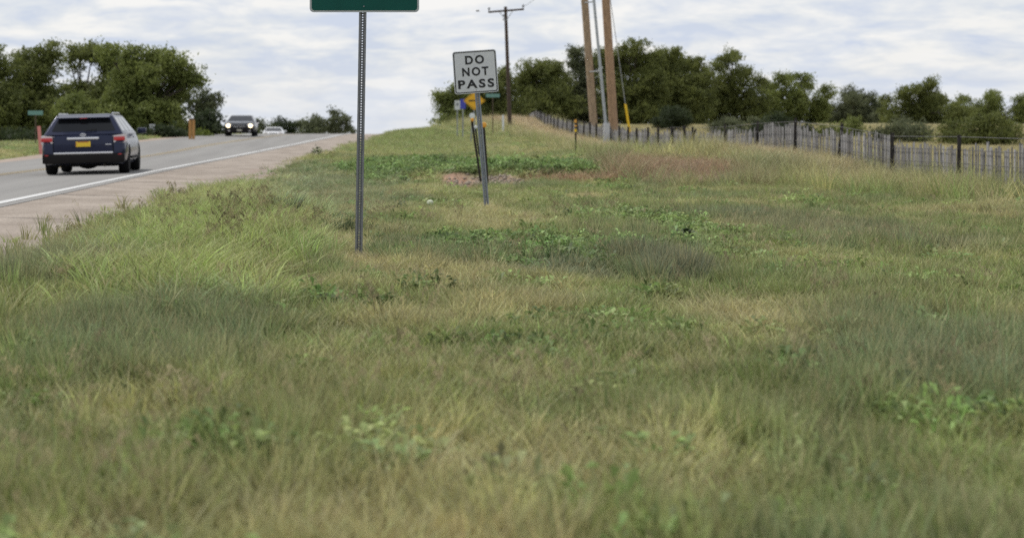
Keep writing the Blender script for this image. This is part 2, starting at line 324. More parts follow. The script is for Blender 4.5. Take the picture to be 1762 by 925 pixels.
# ------------------------------------------------------------------ vegetation map: patches of colour, height and kind on the ground
C = dict(green=(.160, .210, .066), blue=(.150, .195, .110), lime=(.19, .25, .07), olive=(.208, .245, .085), straw=(.40, .35, .185),
         tan=(.36, .275, .19), rust=(.30, .20, .135), deep_shade=(.075, .125, .048), grey=(.125, .15, .10), weed=(.120, .172, .060), brown=(.23, .155, .110), dirt=(.32, .205, .15), dust=(.30, .235, .18))
KINDS = ['short', 'long', 'stiff', 'dry', 'weed', 'brush', 'bare']
PATCH = [ # px, py, rx, ry, colour, height, kind, strength
 (120, 470, 260, 45, 'blue', 1.25, 'stiff', .75),
 (390, 395, 170, 62, 'lime', 1.05, 'long', .95),
 (370, 350, 130, 30, 'olive', 1.1, 'long', .9),
 (170, 395, 110, 34, 'green', 1.15, 'stiff', .7),
 (450, 482, 90, 26, 'olive', 1.0, 'short', .7),
 (470, 300, 150, 22, 'blue', 1.0, 'short', .6),
 (590, 330, 150, 45, 'blue', .85, 'short', .65),
 (760, 480, 170, 32, 'straw', .85, 'dry', .6),
 (690, 428, 80, 15, 'deep_shade', 1.0, 'short', .85),  # dark weeds, with the shadow beneath them painted into the grass colour
 (705, 436, 60, 6, 'dust', .5, 'bare', .75),
 (590, 425, 60, 12, 'straw', .8, 'dry', .75),
 (850, 375, 190, 34, 'olive', .9, 'short', .6),
 (860, 385, 120, 20, 'straw', .8, 'dry', .5),
 (1010, 350, 150, 14, 'green', .9, 'short', .6),
 (1110, 390, 110, 30, 'olive', .6, 'weed', .55),
 (870, 435, 130, 22, 'weed', .8, 'weed', .7),
 (1020, 440, 150, 18, 'weed', .9, 'weed', .65),
 (1000, 470, 120, 18, 'grey', .8, 'short', .75),
 (1140, 478, 80, 34, 'grey', 1.5, 'stiff', .85),
 (1000, 428, 40, 5, 'rust', .6, 'dry', .7),
 (930, 495, 160, 16, 'olive', .9, 'dry', .5),
 (690, 293, 110, 16, 'weed', 1.5, 'weed', .9),
 (980, 290, 170, 13, 'weed', 1.4, 'weed', .95),
 (830, 288, 120, 8, 'weed', 1.3, 'weed', .8),
 (845, 316, 80, 11, 'dust', .45, 'bare', .95), (850, 334, 120, 11, 'olive', .55, 'dry', .75),
 (784, 322, 34, 11, 'dirt', .4, 'bare', .98),
 (990, 312, 110, 9, 'rust', 1.5, 'dry', .95),
 (1185, 302, 120, 28, 'brown', .44, 'brush', 1.0),
 (617, 452, 45, 18, 'straw', .45, 'dry', .8), (840, 362, 36, 9, 'straw', .5, 'dry', .7),
 (1010, 345, 60, 5, 'straw', .6, 'dry', .6),
 (720, 262, 160, 14, 'olive', .8, 'short', .6),
 (820, 256, 80, 12, 'straw', .6, 'dry', .35),
 (640, 245, 70, 10, 'green', 1.0, 'short', .8),
 (700, 232, 70, 8, 'green', 1.2, 'short', .8),
 # nearer the camera and to the right of it the meadow goes on in the same mix
 (260, 600, 260, 70, 'blue', 1.15, 'stiff', .6),
 (620, 640, 220, 60, 'olive', .9, 'dry', .5),
 (1000, 600, 220, 60, 'green', 1.0, 'short', .6),
 (1300, 560, 160, 50, 'straw', .9, 'dry', .5),
 (1500, 470, 200, 50, 'olive', .9, 'short', .6),
 (1380, 400, 140, 30, 'grey', 1.1, 'stiff', .6),
 (1650, 620, 220, 90, 'blue', 1.2, 'stiff', .6),
 (430, 800, 300, 90, 'green', 1.0, 'stiff', .35),
 (1000, 820, 300, 80, 'straw', .9, 'dry', .45),
 (1450, 800, 250, 80, 'olive', 1.0, 'short', .5),
]
PW = []
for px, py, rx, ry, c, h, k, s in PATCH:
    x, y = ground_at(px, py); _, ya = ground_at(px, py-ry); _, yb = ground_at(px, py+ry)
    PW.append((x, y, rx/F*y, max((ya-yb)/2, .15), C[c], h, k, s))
def veg(X, Y):
    n = len(X); a = fbm(X*.45, Y*.3); b = fbm(X*.9+40, Y*.5+11); d = fbm(X*2.2+3, Y*1.4+7, 3)
    wv = lambda t, lo, hi: smooth(lo, hi, t)[:, None]
    col = np.tile(np.array(C['green']), (n, 1))
    col = col*(1-wv(a, .45, .62)) + np.array(C['olive'])*wv(a, .45, .62)
    col = col*(1-.6*wv(b, .55, .7)) + .6*np.array(C['straw'])*wv(b, .55, .7)
    col = col*(1-.6*wv(1-b, .55, .7)) + .6*np.array(C['blue'])*wv(1-b, .55, .7)
    h = .75 + .7*a
    W = np.zeros((n, 7)); W[:, 0] = 1; W[:, 3] = .5*smooth(.52, .68, b); W[:, 2] = .5*smooth(.5, .65, 1-b); W[:, 4] = .16*smooth(.58, .7, d)
    # tall dry weeds along the foot of the fence, pale dry field behind it
    bb = .7*smooth(.60, .70, fbm(X*1.3+61, Y*.9+23, 3)); W *= (1-bb)[:, None]; W[:, 6] += bb*.6; W[:, 3] += bb*.4; col = col*(1-.5*bb[:, None])+.5*bb[:, None]*np.array(C['straw'])
    h = h*(.55+.95*fbm(X*3.1+8, Y*2.1+4, 3))
    fx = FX(Y); q = np.exp(-((X-(fx-.8))/1.3)**2)*.93
    q = np.where(Y < 50, q*smooth(22, 52, Y), q)
    far = smooth(.6, 3, X-fx)
    for w, cc, hh, kk in ((q, C['tan'], .26, 5), (far*.9, (.27, .235, .125), .8, 3), (np.exp(-((X-11.5)/2.5)**2-((Y-150)/22)**2)*.9, C['tan'], .9, 5)):
        col = col*(1-w[:, None]) + np.array(cc)*w[:, None]; h = h*(1-w) + hh*w; W *= (1-w)[:, None]; W[:, kk] += w
    wob = (fbm(X*1.6+1, Y*.9+2)-.5)*1.1
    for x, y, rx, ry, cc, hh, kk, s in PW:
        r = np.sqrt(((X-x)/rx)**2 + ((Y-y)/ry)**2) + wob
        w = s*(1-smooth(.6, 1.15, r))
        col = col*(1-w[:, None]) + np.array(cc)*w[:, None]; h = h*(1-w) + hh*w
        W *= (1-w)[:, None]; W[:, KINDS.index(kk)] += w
    return col, h, W

# ------------------------------------------------------------------ ground sheet
def rows():
    return np.concatenate([np.arange(-30, 2, 2.0), np.arange(2, 30, .14), np.arange(30, 70, .35), np.arange(70, 200, 1.0), np.geomspace(200, 3800, 40)])
def cols():
    return np.concatenate([-np.geomspace(1500, 24, 22), np.arange(-23, -8.5, .7), [-8.3, -8.0, -7.72, -7.6, -7.0, -3.5, -.2, .28, .33, .6], np.arange(.75, 16, .15), np.arange(16, 36, .6), np.geomspace(37, 1800, 26)])
def sheet(name, us, Ys, zoff, mt, zf=None, wobble=None):
    U, Y = np.meshgrid(us, Ys); Uo = U.copy()
    if wobble is not None: U = wobble(U, Y)
    X = XR(Y) + U; Z = (zf(X, Y) if zf else terrain(X, Y)) + zoff
    V = np.stack([X, Y, Z], -1).reshape(-1, 3); r, c = U.shape
    i = (np.arange(r-1)[:, None]*c + np.arange(c-1)[None, :]).ravel()
    Q = np.stack([i, i+1, i+c+1, i+c], -1)
    o = link(name, mesh_np(name, V, Q), mt, sm=True); o['kind'] = 'structure'
    return o, V
def ground_mat():
    m = bpy.data.materials.new('soil and thatch'); m.use_nodes = True; nt = m.node_tree; N = nt.nodes; L = nt.links; b = N['Principled BSDF']
    b.inputs['Roughness'].default_value = .95; b.inputs['Specular IOR Level'].default_value = .1
    a = N.new('ShaderNodeAttribute'); a.attribute_name = 'tint'
    g = N.new('ShaderNodeNewGeometry')
    n = N.new('ShaderNodeTexNoise'); n.inputs['Scale'].default_value = 7; n.inputs['Detail'].default_value = 8; n.inputs['Roughness'].default_value = .7; L.new(g.outputs['Position'], n.inputs['Vector'])
    mr = N.new('ShaderNodeMapRange'); mr.inputs[1].default_value = .3; mr.inputs[2].default_value = .7; mr.inputs[3].default_value = .6; mr.inputs[4].default_value = 1.3; L.new(n.outputs[0], mr.inputs[0])
    sc = N.new('ShaderNodeVectorMath'); sc.operation = 'SCALE'; L.new(a.outputs['Color'], sc.inputs[0]); L.new(mr.outputs[0], sc.inputs['Scale']); L.new(sc.outputs[0], b.inputs['Base Color'])
    bp = N.new('ShaderNodeBump'); bp.inputs['Strength'].default_value = .6; bp.inputs['Distance'].default_value = .04; L.new(n.outputs[0], bp.inputs['Height']); L.new(bp.outputs[0], b.inputs['Normal']); return m
YS = rows(); US = cols()
gro, GV = sheet('ground', US, YS, 0, ground_mat(), lambda x, y: terrain(x, y, True))
gc, gh, gw = veg(GV[:, 0].astype(float), GV[:, 1].astype(float))
uu = GV[:, 0]-XR(GV[:, 1])
farw = smooth(40, 120, GV[:, 1])[:, None]
soil = np.array((.19, .165, .09)); bare = gw[:, 6:7]
gcol = gc*(.6+.4*farw) + soil*(.45-.4*farw)
gcol = gcol*(1-bare) + (gc*.75+.25*np.array(C['dirt']))*bare
sh = (smooth(3.5, 2.6, uu)*smooth(-9.0, -8.2, uu))[:, None]
gcol = gcol*(1-sh) + np.array((.32, .25, .21))*sh
at_ = gro.data.attributes.new('tint', 'FLOAT_COLOR', 'POINT'); at_.data.foreach_set('color', np.concatenate([gcol, np.ones((len(gcol), 1))], 1).astype(np.float32).ravel())
def asphalt(name, c1, c2, aggr, cracks=False, streak=True):
    m = bpy.data.materials.new(name); m.use_nodes = True; nt = m.node_tree; N = nt.nodes; L = nt.links; b = N['Principled BSDF']
    b.inputs['Roughness'].default_value = .85; b.inputs['Specular IOR Level'].default_value = .25
    g = N.new('ShaderNodeNewGeometry'); mp = N.new('ShaderNodeMapping'); mp.inputs['Scale'].default_value = (1.4, .06 if streak else .6, 1); L.new(g.outputs['Position'], mp.inputs[0])
    n = N.new('ShaderNodeTexNoise'); n.inputs['Scale'].default_value = 1.0; n.inputs['Detail'].default_value = 5; L.new(mp.outputs[0], n.inputs['Vector'])
    rp = N.new('ShaderNodeValToRGB'); rp.color_ramp.elements[0].position = .35; rp.color_ramp.elements[1].position = .65; rp.color_ramp.elements[0].color = (*c1, 1); rp.color_ramp.elements[1].color = (*c2, 1); L.new(n.outputs[0], rp.inputs[0])
    s = N.new('ShaderNodeTexNoise'); s.inputs['Scale'].default_value = 28; s.inputs['Detail'].default_value = 6; s.inputs['Roughness'].default_value = .8; L.new(g.outputs['Position'], s.inputs['Vector'])
    mr = N.new('ShaderNodeMapRange'); mr.inputs[1].default_value = .3; mr.inputs[2].default_value = .7; mr.inputs[3].default_value = 1-aggr; mr.inputs[4].default_value = 1+aggr; L.new(s.outputs[0], mr.inputs[0])
    sc = N.new('ShaderNodeVectorMath'); sc.operation = 'SCALE'; L.new(rp.outputs[0], sc.inputs[0]); L.new(mr.outputs[0], sc.inputs['Scale'])
    col = sc.outputs[0]
    if cracks:
        # transverse cracks: thin bands across the shoulder
        dn = N.new('ShaderNodeTexNoise'); dn.inputs['Scale'].default_value = 2.0; dn.inputs['Detail'].default_value = 6; L.new(g.outputs['Position'], dn.inputs['Vector'])
        sp = N.new('ShaderNodeSeparateXYZ'); L.new(g.outputs['Position'], sp.inputs[0])
        q = N.new('ShaderNodeMath'); q.operation = 'MULTIPLY_ADD'; q.inputs[1].default_value = .7; L.new(dn.outputs[0], q.inputs[0]); L.new(sp.outputs[1], q.inputs[2])
        dd = N.new('ShaderNodeMath'); dd.operation = 'DIVIDE'; dd.inputs[1].default_value = 7.4; L.new(q.outputs[0], dd.inputs[0])
        fr = N.new('ShaderNodeMath'); fr.operation = 'PINGPONG'; fr.inputs[1].default_value = .5; L.new(dd.outputs[0], fr.inputs[0])
        lt = N.new('ShaderNodeMapRange'); lt.inputs[1].default_value = .004; lt.inputs[2].default_value = .016; lt.inputs[3].default_value = .45; lt.inputs[4].default_value = 1; L.new(fr.outputs[0], lt.inputs[0])
        s2 = N.new('ShaderNodeVectorMath'); s2.operation = 'SCALE'; L.new(col, s2.inputs[0]); L.new(lt.outputs[0], s2.inputs['Scale']); col = s2.outputs[0]
    L.new(col, b.inputs['Base Color'])
    bp = N.new('ShaderNodeBump'); bp.inputs['Strength'].default_value = .35; bp.inputs['Distance'].default_value = .01; L.new(s.outputs[0], bp.inputs['Height']); L.new(bp.outputs[0], b.inputs['Normal']); return m
YR = np.concatenate([np.arange(-30, 2, 2.0), np.arange(2, 260, .8), np.geomspace(260, 900, 12)])
ASPH = asphalt('grey worn asphalt', (.215, .208, .198), (.255, .248, .235), .12)
sheet('road', np.array([-7.62, -7.0, -5.5, -3.6, -2, -.6, 0, .31]), YR, .006, ASPH)
def wob(U, Y):
    return np.where(U > 2.5, U + (fbm(Y*.5, Y*0+3)-.5)*1.0, U)
sheet('road_shoulder', np.array([.29, .6, 1.2, 1.8, 2.4, 3.3]), YR, .002, asphalt('pinkish gravel shoulder', (.25, .208, .170), (.345, .295, .248), .5, True, False), wobble=wob)
def left_wob(U, Y): return np.where(U < -8.5, U + (fbm(Y*.4, Y*0+13)-.5)*.8, U)
sheet('road_shoulder', np.array([-8.9, -8.3, -7.7, -7.6]), YR, .004, asphalt('pinkish gravel verge', (.30, .235, .19), (.36, .29, .24), .2, False, False), wobble=left_wob)
WL = asphalt('white line paint', (.50, .50, .49), (.62, .62, .61), .18)
YL = asphalt('worn yellow line paint', (.30, .235, .13), (.34, .27, .15), .2)
sheet('edge_line', np.array([-.09, .0, .09]), YR, .011, WL)
sheet('centre_line', np.array([-3.78, -3.66]), YR, .011, YL)
sheet('centre_line', np.array([-3.52, -3.40]), YR, .011, YL)

# ------------------------------------------------------------------ grass tufts
def tuft(name, n, h, spread, bend, width, seg=3, lean=0, hv=.4, rnd=None, flop=0):
    r = rnd; V = []; Q = []; A = []
    for b in range(n):
        a = r.uniform(0, 2*math.pi); rad = spread*math.sqrt(r.random()); bx, by = rad*math.cos(a), rad*math.sin(a)
        da = a + r.normal(0, .7); H = h*(1-hv*r.random()); B = bend*(.3+r.random())*H; w = width*(.7+.6*r.random())
        fa = r.uniform(0, math.pi); wx, wy = math.cos(fa)*w/2, math.sin(fa)*w/2
        k0 = len(V)
        for s in range(seg+1):
            t = s/seg; zz = H*(t - flop*t**3*.7); off = B*t*t + rad*.4*t
            x = bx + math.cos(da)*off + lean*H*t*t; y = by + math.sin(da)*off
            tw = 1-t**1.5*.92
            V += [(x-wx*tw, y-wy*tw, zz-.01*(s == 0)), (x+wx*tw, y+wy*tw, zz-.01*(s == 0))]; A += [t, t]
        for s in range(seg): Q.append((k0+2*s, k0+2*s+1, k0+2*s+3, k0+2*s+2))
    me = mesh_np(name, V, Q); at = me.attributes.new('along', 'FLOAT', 'POINT'); at.data.foreach_set('value', np.array(A, np.float32))
    me.polygons.foreach_set('use_smooth', [True]*len(me.polygons)); me.materials.append(GRASS); return me
def weed_tuft(name, n, h, spread, leaf, rnd):
    r = rnd; V = []; Q = []; A = []
    for b in range(n):
        a = r.uniform(0, 2*math.pi); rad = spread*math.sqrt(r.random()); z = h*(.15+.85*r.random())*(1-.5*(rad/spread)**2)
        c = Vector((rad*math.cos(a), rad*math.sin(a), z)); d = Vector((math.cos(a)*.8+r.normal(0, .5), math.sin(a)*.8+r.normal(0, .5), .5+r.normal(0, .4))).normalized()
        s = d.cross(Vector((0, 0, 1))).normalized()*leaf*.28; d = d*leaf*(.7+.6*r.random()); k = len(V); up = Vector((0, 0, leaf*.12))
        for p, t in ((c, .2), (c+d*.5-s+up, .5), (c+d-up, .75), (c+d*.5+s+up, .5)): V.append(tuple(p)); A.append(0.0)
        Q.append((k, k+1, k+2, k+3))
    me = mesh_np(name, V, Q); at = me.attributes.new('along', 'FLOAT', 'POINT'); at.data.foreach_set('value', np.array(A, np.float32)); me.materials.append(GRASS); return me
def seed_tuft(name, n, h, rnd):
    """tall stalks with drooping seed heads"""
    r = rnd; V = []; Q = []; A = []
    def strip(ps, w, t):
        k = len(V)
        for p in ps: V.extend([(p[0]-w/2, p[1], p[2]), (p[0]+w/2, p[1], p[2])]); A.extend([t, t])
        for s in range(len(ps)-1): Q.append((k+2*s, k+2*s+1, k+2*s+3, k+2*s+2))
    for b in range(n):
        a = r.uniform(0, 6.28); H = h*(.7+.4*r.random()); bx, by = r.normal(0, .05), r.normal(0, .05); B = .35*H
        ps = [(bx+math.cos(a)*B*t**2.2, by+math.sin(a)*B*t**2.2, H*t*(1-.12*t*t)) for t in (0, .3, .6, .8, 1)]
        strip(ps, .0035, .3)
        for q in range(9):
            t = .78+.24*r.random(); c = (bx+math.cos(a)*B*t**2.2+r.normal(0, .01), by+math.sin(a)*B*t**2.2+r.normal(0, .01), H*t*(1-.12*t*t))
            l = .014+.010*r.random(); strip([c, (c[0]+math.cos(a)*l*.5, c[1], c[2]-l*.35), (c[0]+math.cos(a)*l, c[1], c[2]-l)], .0055, .1)
    me = mesh_np(name, V, Q); at = me.attributes.new('along', 'FLOAT', 'POINT'); at.data.foreach_set('value', np.array(A, np.float32)); me.materials.append(GRASS); return me
def sources(tag_, meshes):
    c = bpy.data.collections.new(tag_)
    for i, me in enumerate(meshes): c.objects.link(bpy.data.objects.new('%s_%02d' % (tag_, i), me))
    return c
g2 = np.random.default_rng(21)
SRC = {
 'short': sources('short_tuft', [tuft('short_tuft', 17, .125, .06, .55, .0092, rnd=g2) for _ in range(5)]),
 'long': sources('long_tuft', [tuft('long_tuft', 20, .245, .07, .85, .0105, seg=5, lean=.25, rnd=g2, flop=.35) for _ in range(5)]),
 'stiff': sources('stiff_tuft', [tuft('stiff_tuft', 19, .20, .06, .28, .0076, rnd=g2) for _ in range(5)]),
 'dry': sources('dry_tuft', [tuft('dry_tuft', 19, .150, .07, .75, .0078, seg=3, hv=.6, rnd=g2) for _ in range(5)]),
 'brush': sources('brush_tuft', [tuft('brush_tuft', 34, .46, .12, .5, .007, seg=3, hv=.7, rnd=g2) for _ in range(5)]),
 'weed': sources('weed_tuft', [weed_tuft('weed_tuft', 46, .11, .10, .045, g2) for _ in range(5)]),
 'seed': sources('seed_tuft', [seed_tuft('seed_tuft', 4, .36, g2) for _ in range(5)]),
}
def scatter_group(c):
    ng = bpy.data.node_groups.new('scatter '+c.name, 'GeometryNodeTree')
    ng.interface.new_socket('Geometry', in_out='INPUT', socket_type='NodeSocketGeometry'); ng.interface.new_socket('Geometry', in_out='OUTPUT', socket_type='NodeSocketGeometry')
    N = ng.nodes; L = ng.links; gi = N.new('NodeGroupInput'); go = N.new('NodeGroupOutput'); ip = N.new('GeometryNodeInstanceOnPoints'); ci = N.new('GeometryNodeCollectionInfo')
    ci.inputs['Collection'].default_value = c; ci.inputs['Separate Children'].default_value = True; ci.inputs['Reset Children'].default_value = True
    def na(n, t):
        x = N.new('GeometryNodeInputNamedAttribute'); x.data_type = t; x.inputs['Name'].default_value = n; return x.outputs[0]
    er = N.new('FunctionNodeEulerToRotation'); L.new(na('turn', 'FLOAT_VECTOR'), er.inputs[0]); L.new(er.outputs[0], ip.inputs['Rotation'])
    L.new(na('size', 'FLOAT_VECTOR'), ip.inputs['Scale']); L.new(na('pick', 'INT'), ip.inputs['Instance Index']); ip.inputs['Pick Instance'].default_value = True
    L.new(gi.outputs[0], ip.inputs['Points']); L.new(ci.outputs[0], ip.inputs['Instance']); L.new(ip.outputs[0], go.inputs[0]); return ng
def scatter(name, label, cat, key, P, tint, size, tilt=.12):
    n = len(P); me = bpy.data.meshes.new(name); me.vertices.add(n); me.vertices.foreach_set('co', np.asarray(P, np.float32).ravel())
    def put(nm, ty, fld, arr): a = me.attributes.new(nm, ty, 'POINT'); a.data.foreach_set(fld, np.asarray(arr, np.float32 if ty != 'INT' else np.int32).ravel())
    rot = np.stack([rng.normal(0, tilt, n), rng.normal(0, tilt, n), rng.uniform(0, 6.283, n)], -1)
    put('turn', 'FLOAT_VECTOR', 'vector', rot); put('size', 'FLOAT_VECTOR', 'vector', size); put('pick', 'INT', 'value', rng.integers(0, 5, n))
    put('tint', 'FLOAT_COLOR', 'color', np.concatenate([np.clip(tint, .005, .9), np.ones((n, 1))], 1))
    o = link(name, me, GRASS); md = o.modifiers.new('scatter', 'NODES'); md.node_group = scatter_group(SRC[key]); o['kind'] = 'stuff'; o['label'] = label; o['category'] = cat; return o
def field_points():
    out = []
    for y0, y1, dens, k in ((3.6, 8, 420, 1.0), (8, 14, 430, 1.0), (14, 22, 330, 1.0), (22, 35, 150, 1.25), (35, 60, 55, 1.7), (60, 110, 20, 2.4), (110, 170, 9, 3.2)):
        m = 2.0
        x0 = -600/F*y1 - m; x1 = 1162/F*y1 + m
        n = int((x1-x0)*(y1-y0)*dens); X = rng.uniform(x0, x1, n); Y = rng.uniform(y0, y1, n)
        keep = (X > -600/F*Y - m) & (X < 1162/F*Y + m)
        X, Y = X[keep], Y[keep]; u = X - XR(Y)
        edge = 2.30 + (fbm(X*.8, Y*.35)-.5)*1.0 + .35*smooth(14, 21, Y) + .45*smooth(25, 52, Y)
        keep = (u > edge - .75*(rng.random(len(u)) < .035) - .45*rng.random(len(u))*(rng.random(len(u)) < .12) + rng.exponential(.10, len(u)) - .12) | ((u < -8.9 - rng.exponential(.25, len(u))) & (Y > 35))
        out.append(np.stack([X[keep], Y[keep], np.full(keep.sum(), k)], -1))
    return np.concatenate(out)
PT = field_points(); gap_ = fbm(PT[:, 0]*3.4+2, PT[:, 1]*2.3+6, 3); PT = PT[(gap_ > .40) | (rng.random(len(PT)) < .45)]; X, Y, K = PT.T
tc_, th_, tw_ = veg(X, Y); tw_ = tw_/tw_.sum(1, keepdims=True); pick = (rng.random(len(X))[:, None] > np.cumsum(tw_, 1)).sum(1)
Z = terrain(X, Y); tc_[pick == 4] = (tc_[pick == 4]*.25 + np.array(C['weed'])*.75)*1.02
jit = tc_*1.55*(.72+.56*fbm(X*2.6+31, Y*1.7+3, 3))[:, None]*(1+np.clip(rng.normal(0, .28, (len(X), 1)), -.6, .8))*(1+rng.normal(0, .05, (len(X), 3)))
stw = ((rng.random(len(X)) < .15) & (pick != 4))[:, None]; jit = np.where(stw, jit*.45+np.array(C['straw'])*.55, jit)
names = {'short': ('short_grass', 'short olive green meadow grass covering the roadside verge'), 'long': ('long_grass', 'long bright green bending grass on the hummock beside the shoulder'),
         'stiff': ('upright_grass', 'upright blue green grass growing in patches on the verge'), 'dry': ('dry_grass', 'dry straw coloured grass among the green and along the fence'),
         'weed': ('leafy_weeds', 'low leafy green weeds spreading across the verge'), 'brush': ('dry_brush', 'tall rough tan dry weeds along the foot of the fence')}
for i, k in enumerate(KINDS[:6]):
    s = pick == i; nn = s.sum(); sz = th_[s]*(1+rng.normal(0, .18, nn)); sz = np.clip(sz*(.73 if k in ('short', 'stiff', 'dry') else 1), .3, 3.2)
    wide = K[s]*(.9+.3*rng.random(nn)); zz = sz*(1+.12*(K[s]-1))
    scatter(names[k][0], names[k][1], 'grass' if k != 'weed' else 'weeds', k, np.stack([X[s], Y[s], Z[s]], -1), jit[s], np.stack([wide, wide, zz], -1))
def seeds():
    P = []; 
    for px, py, rx, ry, n in ((390, 385, 120, 26, 90), (250, 390, 120, 20, 24), (470, 405, 60, 22, 24), (60, 435, 90, 14, 24), (310, 365, 60, 12, 24), (420, 430, 160, 40, 50)):
        cx, cy = ground_at(px, py); _, ya = ground_at(px, py-ry); _, yb = ground_at(px, py+ry)
        a = rng.normal(0, .5, (n, 2)); P.append(np.stack([cx+a[:, 0]*rx/F*cy, cy+a[:, 1]*(ya-yb)/2], -1))
    P = np.concatenate(P); P = P[P[:, 0]-XR(P[:, 1]) > 2.3]; n = len(P)
    t = np.array((.30, .265, .14))*(1+rng.normal(0, .25, (n, 1))); s = .7+.4*rng.random(n)
    scatter('seed_stalks', 'tall brownish grass stalks with drooping seed heads above the hummock', 'grass', 'seed', np.stack([P[:, 0], P[:, 1], terrain(P[:, 0], P[:, 1])], -1), t, np.stack([s, s, s], -1))
seeds()
def dead_stalks():
    n = 900; Y = 4.5+26*rng.random(n)**1.3; X = rng.uniform(-600/F, 1162/F, n)*Y; keep = (X-XR(Y) > 3.0) & (vnoise(X*.9, Y*.7) > .42); X, Y = X[keep], Y[keep]; n = len(X)
    t = np.array((.42, .36, .21))*(1+rng.normal(0, .2, (n, 1))); s = .45+.4*rng.random(n)
    scatter('dead_stalks', 'sparse pale dead grass stalks standing above the meadow', 'grass', 'seed', np.stack([X, Y, terrain(X, Y)], -1), t, np.stack([s, s, s], -1), .2)
dead_stalks()

# ------------------------------------------------------------------ single tufts and small things in the grass
def single_tuft(px, py, label, n, h, spread, bend, width, col, group=None, leafy=False):
    x, y = ground_at(px, py); r = np.random.default_rng(int(px*7+py))
    me = weed_tuft('grass_tuft', n, h, spread, width, r) if leafy else tuft('grass_tuft', n, h, spread, bend, width, seg=4, rnd=r)
    me.materials.clear(); m = bpy.data.materials.new('tuft blades'); m.use_nodes = True; N = m.node_tree.nodes; L = m.node_tree.links
    b = N['Principled BSDF']; g = N.new('ShaderNodeNewGeometry'); rp = N.new('ShaderNodeValToRGB'); rp.color_ramp.elements[0].color = (*[c*.6 for c in col], 1); rp.color_ramp.elements[1].color = (*[c*1.4 for c in col], 1)
    L.new(g.outputs['Random Per Island'], rp.inputs[0]); L.new(rp.outputs[0], b.inputs['Base Color']); b.inputs['Roughness'].default_value = .6
    o = link('leafy_plant' if leafy else 'grass_tuft', me, m); o.location = (x, y, gz(x, y)-.01); tag(o, label, 'plant' if leafy else 'grass tuft', group); return o
single_tuft(488, 383, 'stiff blue green tuft rising above the seedy grass left of the tall post', 210, .34, .13, .45, .007, (.075, .105, .072))
single_tuft(588, 408, 'dark green bushy tuft just left of the foot of the tall post', 190, .25, .15, .5, .0075, (.055, .090, .036))
single_tuft(664, 412, 'dark green low tuft just right of the foot of the tall post', 160, .16, .17, .7, .007, (.060, .095, .040))
single_tuft(672, 455, 'dense green clump in front of and right of the tall post', 150, .13, .12, .6, .007, (.062, .098, .034))
single_tuft(850, 440, 'pale drooping grass clump below the warning sign post in the open grass', 150, .17, .13, .8, .006, (.20, .18, .10))
single_tuft(1174, 424, 'small dark thistle like plant near the right side of the meadow', 70, .14, .10, 0, .11, (.035, .055, .03), leafy=True)
single_tuft(1115, 268, 'leafy bright green weed at the foot of the grey picket fence', 120, .35, .32, 0, .16, (.09, .13, .04), leafy=True)
single_tuft(545, 272, 'upright green weed at the edge of the pink shoulder', 60, .40, .12, 0, .12, (.08, .115, .04), leafy=True)
def litter():
    x, y = ground_at(740, 362); bm = bmesh.new(); bmesh.ops.create_icosphere(bm, subdivisions=3, radius=.045)
    for v in bm.verts:
        v.co *= 1 + .22*(float(vnoise(v.co.x*60+9, v.co.z*60+v.co.y*40+5))-.5); v.co.z *= .8
    o = obj('litter', bm, M['litter'], sm=50); o.location = (x, y, gz(x, y)+.10); tag(o, 'small crumpled pale yellow scrap resting in the grass between the two posts', 'litter')
litter()
def stones():
    P = []
    for px, py, rx, ry, n in ((850, 316, 60, 9, 300), (785, 321, 25, 7, 60)):
        cx, cy = ground_at(px, py); _, ya = ground_at(px, py-ry); _, yb = ground_at(px, py+ry)
        a = rng.normal(0, .5, (n, 2)); P += [(cx+q[0]*rx/F*cy, cy+q[1]*(ya-yb)/2) for q in a]
    V = []; Q = []
    for x, y in P:
        s = .02+.05*rng.random()**2; k = len(V); z = gz(x, y)
        o = [(1, 0, 0), (0, 1, 0), (-1, 0, 0), (0, -1, 0), (0, 0, .8), (0, 0, -.6)]
        for p in o: q = rng.uniform(.6, 1.3); V.append((x+p[0]*s*q, y+p[1]*s*q, z+p[2]*s*q+s*.2))
        for f in ((0, 1, 4), (1, 2, 4), (2, 3, 4), (3, 0, 4), (1, 0, 5), (2, 1, 5), (3, 2, 5), (0, 3, 5)): Q.append(tuple(k+i for i in f))
    o = link('gravel', mesh_np('gravel', V, Q), M['rock']); o['kind'] = 'stuff'
stones()

